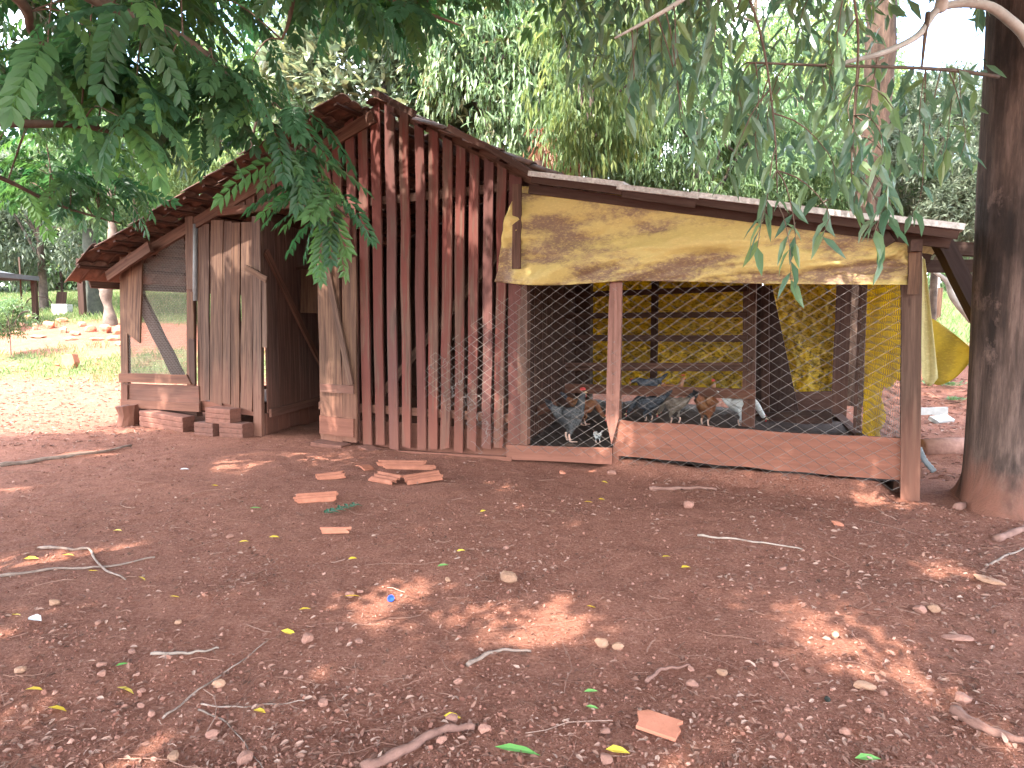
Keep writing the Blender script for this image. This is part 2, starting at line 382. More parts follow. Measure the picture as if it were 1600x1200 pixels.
def smooth_path(pts, n):
    pts = np.asarray(pts, float); k = len(pts); t = np.linspace(0, k-1, n); r = []
    for a in t:
        i = min(int(a), k-2); f = a-i
        p0, p1, p2, p3 = pts[max(i-1, 0)], pts[i], pts[i+1], pts[min(i+2, k-1)]
        r.append(.5*((2*p1)+(-p0+p2)*f+(2*p0-5*p1+4*p2-p3)*f*f+(-p0+3*p1-3*p2+p3)*f**3))
    return np.array(r)
def rotx(D, up=None, roll=None):
    """frames (N,3,3) with columns x=D, z about up"""
    D = np.asarray(D, float); D = D/(np.linalg.norm(D, axis=1)[:, None]+1e-9)
    U = np.tile(np.array([0, 0, 1.]), (len(D), 1)) if up is None else np.asarray(up, float)
    U = U + 1e-3*np.array([.3, .7, .1])
    Y = np.cross(U, D); Y /= np.linalg.norm(Y, axis=1)[:, None]+1e-9
    Z = np.cross(D, Y)
    if roll is not None:
        c, s = np.cos(roll)[:, None], np.sin(roll)[:, None]
        Y, Z = Y*c+Z*s, Z*c-Y*s
    return np.stack([D, Y, Z], axis=2)
def instance(tv, tt, Rm, Tm, S):
    N = len(Tm); V = np.einsum('nij,kj->nki', Rm, tv)*np.asarray(S).reshape(-1, 1, 1) + Tm[:, None, :]
    T = tt[None] + (np.arange(N)*len(tv))[:, None, None]
    return V.reshape(-1, 3), T.reshape(-1, 3)
def instance_mesh(name, tv, tt, Rm, Tm, S, rnd=None):
    V, T = instance(tv, tt, Rm, Tm, S)
    r = RNG.random(len(Tm)) if rnd is None else rnd
    return mesh_np(name, V, T, np.repeat(r, len(tv)))
def leaf_t(L=1., W=.24, fold=.25, curl=.15, sick=0., w1=1., w2=.8):
    """8-triangle leaf along +x, unit length"""
    xs = [0, .32, .68, 1.]; hw = [0, W*.5*w1, W*.5*w2, 0]
    zc = [0, -curl*.1, -curl*.45, -curl]; yc = [0, sick*.35, sick*.5, 0]
    V = [(0, 0, 0)]
    for i in (1, 2):
        V += [(xs[i]*L, yc[i], zc[i]), (xs[i]*L, yc[i]+hw[i], zc[i]+fold*hw[i]), (xs[i]*L, yc[i]-hw[i], zc[i]+fold*hw[i])]
    V.append((L, yc[3], zc[3]))
    T = [(0, 1, 2), (0, 3, 1), (1, 4, 2), (4, 5, 2), (1, 3, 4), (3, 6, 4), (4, 7, 5), (4, 6, 7)]
    return np.array(V, float), np.array(T)
def kite_t(W=.3, fold=.2, curl=.1):
    return (np.array([(0, 0, 0), (.45, W/2, fold*W/2), (1, 0, -curl), (.45, -W/2, fold*W/2)], float), np.array([(0, 2, 1), (0, 3, 2)]))

# boards: length along local z, width along local x, thickness along local y (front is -y)
def board_mesh(L, w, t, c0=(0, 0), c1=(0, 0), warp=.004, n=4, tips=None):
    V = []
    for i in range(n+1):
        f = i/n; dx = random.uniform(-warp, warp)*(1 if 0 < i < n else .4); dy = random.uniform(-warp, warp)*.8
        ww = w/2*(1+random.uniform(-.03, .03))
        for sx, sy in ((-1, -1), (1, -1), (1, 1), (-1, 1)):
            z = f*L
            if i == 0: z += c0[0] if sx < 0 else c0[1]
            if i == n: z += c1[0] if sx < 0 else c1[1]
            V.append((sx*ww+dx, sy*t/2+dy, z))
    q = []
    for i in range(n):
        a = i*4
        for j in range(4): q.append((a+j, a+(j+1) % 4, a+4+(j+1) % 4, a+4+j))
    a = n*4; q += [(3, 2, 1, 0), (a, a+1, a+2, a+3)]
    return mesh_np('board', np.array(V), np.array(q))
def board(name, parent, p0, p1, w, t, mat, nrm=(0, -1, 0), **k):
    p0 = Vector(p0); p1 = Vector(p1); z = (p1-p0); L = z.length; z.normalize()
    y = -Vector(nrm); y = (y - z*y.dot(z)).normalized(); x = y.cross(z)
    m = Matrix(((x.x, y.x, z.x, p0.x), (x.y, y.y, z.y, p0.y), (x.z, y.z, z.z, p0.z), (0, 0, 0, 1)))
    return link(name, board_mesh(L, w, t, **k), M[mat] if isinstance(mat, str) else mat, parent, mtx=m)
def fboard(name, parent, x0, y0, x1, y1, wpx, mat, v=0., t=.025, **k):
    """board whose centre line runs between two points of the plane v, width given as seen"""
    a, b = F(x0, y0, v), F(x1, y1, v)
    mx_, my_ = (x0+x1)/2, (y0+y1)/2; d = np.array([x1-x0, y1-y0], float); d /= np.linalg.norm(d); nx, ny = -d[1], d[0]
    s, e = F(mx_+nx*wpx/2, my_+ny*wpx/2, v), F(mx_-nx*wpx/2, my_-ny*wpx/2, v)
    ax = (b-a)/np.linalg.norm(b-a); q = e-s; q = q-ax*(q @ ax); w = np.linalg.norm(q)
    return board(name, parent, a, b, w, t, mat, **k)

# ------------------------------------------------------------------ ground
def axis(lo, hi, a, b, step, grow=1.11):
    mid = list(np.arange(a, b+step/2, step)); s = step; x = b; up = []
    while x < hi: s *= grow; x += s; up.append(x)
    s = step; x = a; dn = []
    while x > lo: s *= grow; x -= s; dn.append(x)
    return np.array(dn[::-1]+mid+up)
gx = axis(-130, 130, -5, 5, .04); gy = axis(-40, 260, 1.4, 8.2, .035)
GX, GY = np.meshgrid(gx, gy); GZ = terrain(GX, GY)
nx_, ny_ = len(gx), len(gy)
idx = np.arange(nx_*ny_).reshape(ny_, nx_)
Q = np.stack([idx[:-1, :-1], idx[:-1, 1:], idx[1:, 1:], idx[1:, :-1]], -1).reshape(-1, 4)
def grassiness(x, y):
    left = sstep(12.0, 14.0, y)*(1-sstep(-5, -3, x))*.62 + .5*sstep(20, 23, y)*(1-sstep(-5, -3, x))
    right = sstep(15, 19, y)*sstep(2, 5, x)*1.0
    rubble = np.exp(-((y-17.8)/1.6)**2)*(1-sstep(-6, -4, x))*.5
    return np.clip(np.maximum(left-rubble, np.maximum(right, sstep(26, 30, y))), 0, 1)
gm = mesh_np('ground', np.stack([GX.ravel(), GY.ravel(), GZ.ravel()], 1), Q, grassiness(GX.ravel(), GY.ravel()), True, 'grass')
link('ground', gm, M['ground'], kind='structure')

# ------------------------------------------------------------------ chicken coop (barn part)
coop = tag(empty('chicken_coop', P0*np.array([1, 1, 0]), SHED_ROT), 'old wooden chicken coop with red slatted gable wall and clay tile roof', 'chicken coop')
sw = empty('slatted_wall', parent=coop)
SL = [  # top x, top y, bottom x, bottom y, width px
 (505, 226, 517, 330, 14), (525, 205, 536, 690, 14), (546, 186, 556, 692, 14), (566, 174, 575, 698, 14), (586, 162, 596, 698, 14.5), (609, 163, 617, 701, 15), (631, 172, 636, 698, 14),
 (655, 186, 659, 703, 14), (677, 201, 677, 702, 15), (700, 215, 696, 702, 15), (721, 227, 717, 705, 14.5), (741, 238, 737, 703, 15), (764, 248, 761, 704, 15),
 (785, 258, 780, 700, 15), (806, 272, 804, 703, 20)]
for k, (xt, yt, xb, yb, w) in enumerate(SL):
    s = .06 if xt > 590 else -.06
    fboard('slat', sw, xb+random.uniform(-1, 1), yb, xt, yt+3, w*.95, 'red', v=-.008*(k % 2), t=.024, c1=(s*.5, -s*.5), warp=.009, n=6, c0=(random.uniform(-.02, .03), random.uniform(-.02, .03)))
for x in (376, 391, 408, 424, 440, 456, 472, 488):
    yt = 322-(x-350)*.655
    fboard('slat', sw, x+1, 324, x, max(yt, 225)-2, 13, 'red' if x > 430 else 'brown', v=-.006*((x//15) % 2), t=.024, c1=(-.05, .05))
fboard('rail', sw, 480, 327, 812, 290, 13, 'brown', v=.05, t=.05)
fboard('rail', sw, 500, 633, 820, 655, 13, 'brown', v=.05, t=.05)
fboard('brace', sw, 592, 622, 806, 362, 12, 'grey', v=.09, t=.03)
fboard('base_board', sw, 562, 676, 800, 694, 42, 'dusty', v=.10, t=.03)
fboard('base_board', sw, 600, 707, 800, 718, 9, 'dusty', v=-.03, t=.04)
# top plate of the gable, under the tiles
fboard('rafter', sw, 590, 158, 845, 286, 17, 'brown', v=.05, t=.05)
# grey plank panel beside the doorway
pp = empty('grey_panel', parent=coop)
fboard('plank', pp, 519, 690, 513, 388, 34, 'grey', v=-.06, t=.025, n=6)
fboard('plank', pp, 547, 690, 546, 402, 22, 'grey', v=-.066, t=.025, n=6)
fboard('plank', pp, 511, 395, 508, 296, 22, 'brown', v=-.055, t=.025)
fboard('plank', pp, 538, 405, 536, 318, 20, 'red', v=-.05, t=.02)
fboard('batten', pp, 501, 606, 553, 609, 13, 'brown', v=-.09, t=.025)
fboard('batten', pp, 500, 663, 553, 669, 28, 'dusty', v=-.09, t=.025)
fboard('strut', pp, 549, 601, 504, 386, 8, 'grey', v=-.10, t=.03)
# plank door and its posts
pdoor = empty('plank_door', parent=coop)
for x, xt, w, yt in ((319, 318, 18, 350), (338, 340, 19, 344), (354, 356, 13, 346), (368, 369, 13, 348), (386, 387, 18, 347)):
    fboard('plank', pdoor, x, 627+(x-319)*.2, xt, yt, w, 'grey', v=-.004*(x % 3), t=.022, n=6, warp=.006, c0=(random.uniform(-.03, .03), random.uniform(-.03, .03)))
fboard('bottom_rail', pdoor, 310, 633, 400, 642, 15, 'dusty', v=.03, t=.03)
fboard('post', coop, 405, 681, 402, 338, 13, 'grey', v=-.03, t=.05, n=6)
fboard('strip', coop, 414, 543, 413, 430, 7, 'grey', v=-.05, t=.02)
fboard('turn_button', coop, 383, 418, 417, 437, 9, 'grey', v=-.09, t=.02)
fboard('beam', coop, 343, 331, 505, 314, 13, 'brown', v=-.03, t=.06)
# mesh window room on the far end
mw = empty('mesh_window', parent=coop)
fboard('corner_post', mw, 197, 635, 195, 402, 11, 'grey', v=0, t=.05)
fboard('hanging_plank', mw, 207, 525, 211, 394, 25, 'grey', v=-.05, t=.025, c0=(.05, -.08))
fboard('window_post', mw, 300, 640, 299, 345, 11, 'brown', v=0, t=.05)
fboard('jamb_board', mw, 298, 452, 296, 338, 12, 'grey', v=-.04, t=.025)
fboard('jamb_board', mw, 300, 528, 299, 456, 7, 'grey', v=-.045, t=.02)
fboard('jamb_board', mw, 301, 600, 300, 530, 9, 'darkwood', v=-.045, t=.025)
fboard('sill_board', mw, 187, 590, 297, 593, 14, 'brown', v=-.06, t=.03, c1=(-.05, .03))
fboard('lower_panel', mw, 191, 612, 312, 617, 27, 'brown', v=-.02, t=.025)
fboard('lower_panel_end', mw, 195, 628, 195, 600, 9, 'brown', v=-.05, t=.02)
fboard('bottom_board', mw, 190, 630, 312, 637, 13, 'brown', v=-.045, t=.03)
fboard('floor_joist', mw, 200, 640, 312, 646, 8, 'darkwood', v=.15, t=.10)
board('strut', mw, F(281, 590, .5), F(219, 466, .5), .20, .06, 'darkwood')
pv = tube([F(305, 470, -.03), F(305, 350, -.03)], .03, 8)
MB().add(*pv).obj('metal_pipe', M['pipe'], mw, True)
board('bottom_board', mw, F(190, 632)+np.array([0, .02, 0]), F(190, 632)+np.array([0, 4.3, 0]), .12, .03, 'brown', nrm=(-1, 0, 0))
for v in (2.1, 4.3):
    board('post', mw, (F(196, 640)[0], v, -.05), (F(196, 640)[0], v, 2.25), .10, .09, 'darkwood')
board('post', mw, (-8.35, 4.3, -.05), (-8.35, 4.3, 2.9), .10, .09, 'darkwood')
board('back_board', mw, (-10.0, 4.33, 2.28), (-8.35, 4.33, 2.28), .55, .03, 'darkwood')
board('back_board', mw, (-9.35, 4.36, 2.66), (-8.28, 4.36, 2.76), .42, .03, 'darkwood')
board('back_board', mw, (-10.0, 4.33, .35), (-8.35, 4.33, .35), .45, .03, 'darkwood')
board('floor', mw, (-9.2, .1, .25), (-9.2, 4.25, .25), 1.55, .03, 'darkwood', nrm=(0, 0, 1))
# fine wire in the window
wm = MB(); A, B = F(193, 592), F(299, 592); zt = F(250, 372)[2]; z0 = A[2]; sp = .030
wid = B[0]-A[0]; hh = zt-z0+.3
for sgn in (1, -1):
    c = -hh
    while c < wid:
        # line u = c + s*z ; clip to box and to the sloping rafter
        pts = []
        for f in np.linspace(0, hh, 26):
            uu = (c+f*.62) if sgn > 0 else (wid-(c+f*.62))
            lim = 2.02 + (A[0]+uu+10.2)*.39
            if 0 <= uu <= wid and z0+f < lim: pts.append((A[0]+uu, .006*sgn, z0+f))
        if len(pts) > 1: wm.add(*tube([pts[0], pts[-1]], .0036, 3, False))
        c += sp
wm.obj('wire_mesh', M['finewire'], mw)
# doorway side wall running backwards
sd = empty('doorway_side_wall', parent=coop)
a0 = np.array([F(415, 683)[0], .05, 0]); a1 = np.array([a0[0]-.55, 1.80, 0]); dd = (a1-a0); nn = np.array([dd[1], -dd[0], 0])/np.linalg.norm(dd)
for k in range(6):
    c = a0+dd*((k+.5)/6); w = np.linalg.norm(dd)/6-.006
    board('plank', sd, c+np.array([0, 0, .30]), c+np.array([0, 0, 2.75+.05*random.random()]), w, .02, 'midbrown', nrm=tuple(nn))
    board('base_plank', sd, c+np.array([0, 0, -.05])-nn*.03, c+np.array([0, 0, .29])-nn*.03, w, .03, 'dusty', nrm=tuple(nn))
b0 = a1+np.array([0, .05, 0]); b1 = np.array([-8.33, 4.36, 0]); bd = b1-b0; bl = np.linalg.norm(bd)
for k in range(13):
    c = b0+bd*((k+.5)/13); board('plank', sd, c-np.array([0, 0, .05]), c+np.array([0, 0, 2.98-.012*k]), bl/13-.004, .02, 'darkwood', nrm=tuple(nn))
board('rail', sd, a0+nn*.03+np.array([0, 0, .30]), a1+nn*.03+np.array([0, 0, .30]), .11, .03, 'midbrown', nrm=tuple(nn))
board('brace', sd, a0+nn*.045+np.array([0, 0, 2.35]), a1+nn*.045+np.array([0, 0, .55]), .10, .03, 'midbrown', nrm=tuple(nn))
board('hatch', sd, F(486, 489, .85), F(486, 421, .85), .34, .03, 'grey')
board('lintel', sd, F(464, 419, .84), F(510, 416, .84), .04, .05, 'darkwood')
board('brace', coop, F(410, 338, .08), F(450, 345, .7), .10, .04, 'brown')
# back and right walls of the barn (seen as slits of light through the run)
bw = empty('back_wall', parent=coop)
u = -8.3
while u < -4.5:
    w = random.uniform(.16, .23); top = 2.0 + min((u+10.2)*.39, 3.9-2.0-(u+5.35)*.5) if u > -5.35 else 2.38+(u+10.2)*.375
    if u > -5.35: top = 4.0-(u+5.35)*.5
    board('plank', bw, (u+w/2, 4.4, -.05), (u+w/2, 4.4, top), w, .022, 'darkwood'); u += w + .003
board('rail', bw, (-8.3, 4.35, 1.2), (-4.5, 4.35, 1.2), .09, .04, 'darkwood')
rw = empty('inner_wall', parent=coop)
wa, wb = np.array([-3.63, .14, 0]), np.array([-4.42, 4.35, 0]); wd = (wb-wa)/np.linalg.norm(wb-wa); wnn = np.array([wd[1], -wd[0], 0]); v = 0.0
while v < 4.2:
    w = random.uniform(.15, .22); c = wa+wd*(v+w/2)
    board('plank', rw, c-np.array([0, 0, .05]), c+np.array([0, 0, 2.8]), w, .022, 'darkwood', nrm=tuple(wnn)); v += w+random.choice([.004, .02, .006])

# ------------------------------------------------------------------ tile roof
roof = empty('tile_roof', parent=coop)
def tile_template(L=.43, w=.225, th=.013, n=6):
    V = []; q = []
    for sgn in (1, 0):
        for e in (0, 1):
            for i in range(n+1):
                y = (i/n-.5)*w; z = .042*abs(math.sin(math.pi*i/n))**.8 if True else 0
                z = z if i <= n else 0
                V.append(((e-.5)*L, y*(1.0 if e else .93), z+(th if sgn else 0)))
    k = n+1
    for i in range(n):
        q.append((i, i+1, k+i+1, k+i)); b = 2*k
        q.append((b+i, b+k+i, b+k+i+1, b+i+1))
        q.append((i, b+i, b+i+1, i+1)); q.append((k+i, k+i+1, b+k+i+1, b+k+i))
    q += [(0, k, 3*k, 2*k), (n, 2*k+n, 3*k+n, k+n)]
    return np.array(V), tri(q)
tv, tt = tile_template()
tile_me = mesh_np('tile', tv, tt, np.full(len(tv), .5), True)
tile_me.materials.append(M['tile'])
def roof_side(ridge, eave, v0, v1, nobj, rowlist=None, skip=lambda r, c: False, dz=0.03):
    d = np.array([eave[0]-ridge[0], 0, eave[1]-ridge[1]]); L = np.linalg.norm(d); d /= L
    n = np.array([d[2], 0, -d[0]]); n = n if n[2] > 0 else -n
    rows = int(L/.36)+1; Rm = []; Tm = []
    for r in range(rows):
        s = L - .20 - r*.36
        if s < .085: break
        for c in range(int((v1-v0)/.212)):
            if skip(r, c): continue
            jit = RNG.normal(0, 1, 6) if c < nobj else RNG.normal(0, .4, 6)
            p = np.array([ridge[0], v0+.11+c*.212, ridge[1]]) + d*(s+.018*jit[0]) + n*(dz+.028+.006*jit[1]) + np.array([0, .012*jit[2], 0])
            x = d + n*(.055+.012*jit[3]); x /= np.linalg.norm(x)
            y = np.array([.02*jit[4], 1, .012*jit[5]]); y -= x*(x @ y); y /= np.linalg.norm(y); z = np.cross(x, y)
            if z[2] < 0: y = -y; z = -z
            if c < nobj:
                m = Matrix(((x[0], y[0], z[0], p[0]), (x[1], y[1], z[1], p[1]), (x[2], y[2], z[2], p[2]), (0, 0, 0, 1)))
                link('tile', tile_me, None, roof, mtx=m)
            else:
                Rm.append(np.stack([x, y, z], 1)); Tm.append(p)
    if Rm:
        link('far_tiles', instance_mesh('far_tiles', tv, tt, np.array(Rm), np.array(Tm), np.ones(len(Tm))), M['tile'], roof, kind='stuff')
    # battens along the slope, running backwards
    for r in range(rows):
        s = L-.34-r*.36
        if s < 0: break
        p = np.array([ridge[0], 0, ridge[1]])+d*s+n*.012
        board('batten', roof, p+np.array([0, v0+.03, 0]), p+np.array([0, v1-.1, 0]), .045, .025, 'darkwood', nrm=tuple(n))
    return d, n, L
RL, EL_ = (-5.36, 3.83), (-9.95, 2.30)
roof_side(RL, EL_, -.50, 4.55, 6)
roof_side((-9.79, 2.42), (-10.30, 2.00), -.52, 4.55, 6, dz=.0)
roof_side((-5.32, 3.83), (-3.12, 2.79), -.16, 4.55, 4, skip=lambda r, c: (c == 0 and r in (5, 6)) or (c == 1 and r == 6))
for v in (-.02, 1.4, 2.9, 4.35):
    board('rafter', roof, (-5.36, v, 3.75), (-10.05, v, 2.16), .14, .05, 'brown' if v < 0 else 'darkwood', nrm=(0, -1, 0))
    if v > 0: board('rafter', roof, (-5.32, v, 3.75), (-3.15, v, 2.70), .14, .05, 'darkwood', nrm=(0, -1, 0))
board('eave_board', roof, (-10.12, -.3, 1.99), (-10.12, 4.4, 1.99), .10, .025, 'brown', nrm=(-1, 0, -.4))
board('rafter_tail', roof, F(235, 385, -.18), F(168, 432, -.18), .14, .05, 'brown')
board('ridge_lath', roof, F(582, 143, -.22), F(648, 178, -.22), .07, .04, 'darkwood')
board('verge_lath', roof, F(700, 199, -.20), F(800, 250, -.20), .06, .04, 'brown')
board('verge_lath', roof, F(760, 228, -.22), F(845, 280, -.22), .06, .04, 'darkwood')
for k in range(24):
    p = np.array([-5.34, -.25+k*.2, 3.90]); a = random.uniform(-.05, .05)
    m = Matrix.Translation(p) @ Matrix.Rotation(math.pi/2+a, 4, 'Z') @ Matrix.Rotation(-.05, 4, 'Y')
    if k % 2 == 0 and k > 1: link('ridge_tile', tile_me, None, roof, mtx=m)

# ------------------------------------------------------------------ chicken run
run = tag(empty('chicken_run', P0*np.array([1, 1, 0]), SHED_ROT), 'open fronted chicken run of wooden posts, diamond wire and pale roof sheets', 'chicken run')
fboard('post', run, 1421, 786, 1424, 372, 31, 'dusty', v=0, t=.14, n=6)
run.children[-1].data.materials.clear(); run.children[-1].data.materials.append(M['grey'])
fboard('post', run, 964, 728, 966, 440, 9, 'brown', v=.02, t=.09, n=6)
# pointed picket in front of the middle post
pk = []; a = F(956, 694, -.05); b = F(963, 440, -.05); wt_ = .066
ax = (b-a)/np.linalg.norm(b-a)
sec = [(0, .004), (.17, 1.), (.8, 1.), (1., .92)]
V = []
for f, s in sec:
    c = a+(b-a)*f
    for sx, sy in ((-1, -1), (1, -1), (1, 1), (-1, 1)): V.append(c+np.array([sx*wt_*s, sy*.013, 0])-a)
q = []
for i in range(3):
    for j in range(4): q.append((i*4+j, i*4+(j+1) % 4, i*4+4+(j+1) % 4, i*4+4+j))
q += [(3, 2, 1, 0), (12, 13, 14, 15)]
link('picket', mesh_np('picket', np.array(V), np.array(q)), M['dusty'], run, loc=tuple(a))
fboard('post', run, 819, 694, 818, 436, 15, 'brown', v=.03, t=.08)
fboard('kick_board', run, 792, 706, 957, 713, 24, 'dusty', v=-.03, t=.03, n=6)
fboard('kick_board', run, 966, 684, 1408, 718, 60, 'dusty', v=-.015, t=.035, n=10, warp=.012)
fboard('top_beam', run, 815, 297, 1440, 374, 16, 'darkwood', v=.03, t=.06)
# roof sheets, rafters
def proof(u): return 2.155 - .198*(u-.2)
edges = [(-3.32, -2.36, .03), (-2.42, -1.70, .0), (-1.76, -.95, .015), (-1.0, -.25, .0), (-.3, .24, .012)]
for k, (ua, ub, dz) in enumerate(edges):
    z = .02
    board('roof_sheet', run, ((ua+ub)/2, -.36-.03*(k % 2), proof((ua+ub)/2)+dz), ((ua+ub)/2, 4.6, proof((ua+ub)/2)+dz+.05), (ub-ua)*1.02, .046, 'paleroof', nrm=(.195, 0, 1), warp=.003)
    board('fascia', run, (ua+.03, -.31, proof(ua)-.055+dz), (ub-.03, -.31, proof(ub)-.055+dz), .065, .03, 'darkwood')
for v in (-.12, 1.4, 2.9, 4.3):
    board('rafter', run, (-3.4, v, proof(-3.4)-.09), (.18, v, proof(.18)-.09), .09, .06, 'darkwood')
board('beam_end', run, F(1385, 374, -.22), F(1400, 372, .3), .09, .09, 'blackwood')
board('purlin', run, (-.05, -.25, 2.05), (-.62, 4.4, 2.12), .09, .08, 'darkwood', nrm=(1, 0, 0))
# right side: posts, sill
def side(v): return -.14*v
board('post', run, (side(2.7), 2.7, -.05), (side(2.7), 2.7, 2.1), .085, .085, 'darkwood')
board('post', run, (side(4.3), 4.3, -.05), (side(4.3), 4.3, 2.15), .20, .10, 'darkwood')
board('sill_log', run, (side(.2)-.02, .15, .10), (side(4.2)-.02, 4.2, .10), .16, .12, 'darkwood', nrm=(1, 0, 0))
# rack of perches inside
for x, y in ((873, 445), (1176, 445)):
    c = F(x, y, 2.6); board('post', run, (c[0], 2.6, -.05), (c[0]-.03, 2.6, 2.1), .15, .09, 'brown' if x > 1000 else 'brown')
for xa, ya, xb, yb, w in ((880, 462, 1168, 450, 9), (880, 494, 1168, 491, 9), (880, 528, 1168, 529, 10), (880, 573, 1168, 573, 13), (880, 606, 1180, 616, 15)):
    fboard('perch', run, xa, ya, xb, yb, w, 'darkwood' if ya < 560 else 'brown', v=2.52, t=.05)
board('post', run, (F(905, 445, 2.6)[0], 2.75, 0), (F(905, 445, 2.6)[0], 2.75, 2.1), .22, .04, 'blackwood')
fboard('rail', run, 822, 651, 868, 630, 14, 'brown', v=.9, t=.05)
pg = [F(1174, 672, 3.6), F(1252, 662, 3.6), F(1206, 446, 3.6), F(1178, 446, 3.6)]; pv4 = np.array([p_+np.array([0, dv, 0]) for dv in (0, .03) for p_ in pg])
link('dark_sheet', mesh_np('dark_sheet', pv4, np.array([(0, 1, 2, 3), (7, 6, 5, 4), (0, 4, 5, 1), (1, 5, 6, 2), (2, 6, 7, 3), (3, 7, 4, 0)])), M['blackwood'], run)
fboard('stud', run, 1196, 650, 1196, 446, 12, 'darkwood', v=3.5, t=.08)
board('leaning_board', run, (-1.0, 3.3, .03), (-.2, 1.0, .14), .16, .10, 'blackwood', nrm=(.2, 0, 1))
fboard('back_sill', run, 1190, 632, 1300, 628, 34, 'darkwood', v=4.2, t=.05)
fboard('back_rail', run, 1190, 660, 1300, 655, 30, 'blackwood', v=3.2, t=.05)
fl = axis(-4.5, .3, -4.4, .2, .11); fv = axis(-.2, 4.8, .03, 4.6, .11); A1, B1 = np.meshgrid(fl[(fl > -4.5) & (fl < .2)], fv[(fv > 0) & (fv < 4.7)])
ok_ = A1; Zf = .13+.035*fbm(A1*3, B1*3, 44, 3)*1.6+.02*sstep(.3, 2, B1); A1 = np.where(A1 > -.14*B1-.05, -.14*B1-.05, A1); A1 = np.where(A1 < -3.58-.19*B1, -3.58-.19*B1, A1)
id_ = np.arange(A1.size).reshape(A1.shape); link('litter_floor', mesh_np('litter_floor', np.stack([A1.ravel(), B1.ravel(), Zf.ravel()], 1), np.stack([id_[:-1, :-1], id_[:-1, 1:], id_[1:, 1:], id_[1:, :-1]], -1).reshape(-1, 4), None, True), M['manure'], run)
# far boundary of the run behind the perches
for k, uu in enumerate((-4.6, -3.3, -1.75)):
    board('post', run, (uu, 4.42, -.05), (uu, 4.42, 2.3), .1, .08, 'darkwood')
# diamond wire
def diamond(name, parent, mat, O, U, Wd, cu, cz, nu, nz, r, keep=lambda s, t: True, jit=.008, nrm=np.array([0, -1, 0]), bow=.012):
    mb = MB(); node = {}
    for i in range(2*nu+1):
        for j in range(2*nz+1):
            if (i+j) % 2 == 0:
                s, t = i*cu/2, j*cz/2
                node[i, j] = O + U*(s+jit*2.2*float(fbm(s*1.3, t*1.3, 5, 2))+random.uniform(-1, 1)*jit*.35) + np.array([0, 0, 1])*(t+jit*3*float(fbm(s*.9+9, t*1.1, 8, 2))) + nrm*(bow*(1+float(fbm(s*1.1, t*1.4, 17, 2))*2)+(.003 if j % 2 else -.003))
    for (i, j), p in node.items():
        for di in (1, -1):
            k = (i+di, j+1)
            if k in node and keep(i*cu/2+di*cu/4, j*cz/2+cz/4): mb.add(*tube([p, node[k]], r, 3, False))
    return mb.obj(name, M[mat], parent, kind='stuff')
ul = F(668, 600)[0]; zb = F(1100, 742)[2]-.02
def keepmain(s, t):
    u_ = ul+s
    top = 1.86
    z_ = zb+t
    if z_ > top: return False
    if u_ < -3.55:      # torn end over the slats: diagonal ragged edge
        f = (u_-ul)/(-3.55-ul); lo = .12+.55*(1-f)**1.5; hi = .95+.85*f
        return lo+.06*math.sin(u_*31) < z_ < hi+.07*math.sin(u_*23)
    return z_ > (.14 if u_ < -2.55 else .10+.03*math.sin(u_*9))
diamond('wire_mesh', run, 'wire', np.array([ul, -.055, zb]), np.array([1., 0, 0]), 0, .150, .100, int((.06-ul)/.15), 19, .0018, keepmain)
# loose wire ends at the torn edge
mb = MB()
for k in range(26):
    f = random.random(); x = 668+random.uniform(0, 50)+f*70; y = 560+f*135
    a = F(x, y, -.07); pts = [a]
    for _ in range(5): a = a+np.array([random.uniform(-.05, .05), random.uniform(-.02, .012), random.uniform(-.06, .04)]); pts.append(a)
    mb.add(*tube(smooth_path(pts, 10), .0019, 3, False))
mb.obj('loose_wire', M['wire'], run, kind='stuff')
# hexagonal wire on the right side
hx = MB(); cell = .075
for i in range(int(2.5/cell)):
    for j in range(int(1.95/(cell*.95))):
        v_ = .12+(i+(j % 2)*.5)*cell; z_ = .1+j*cell*.95
        c = lambda a, b: np.array([side(v_+a*cell)-.03+.006*math.sin(9*v_+7*z_), v_+a*cell, z_+b*cell])
        for p, q_ in ((c(-.5, -.12), c(0, .25)), (c(0, .25), c(.5, -.12)), (c(0, .25), c(0, .72))):
            hx.add(*tube([p, q_], .0022, 3, False))
hx.obj('hexagonal_wire', M['finewire'], run, kind='stuff')
# wooden battens that hold the front tarpaulin
fboard('batten', run, 807, 420, 808, 288, 13, 'brown', v=-.16, t=.025)
fboard('batten', run, 1426, 460, 1430, 386, 18, 'grey', v=-.15, t=.03)

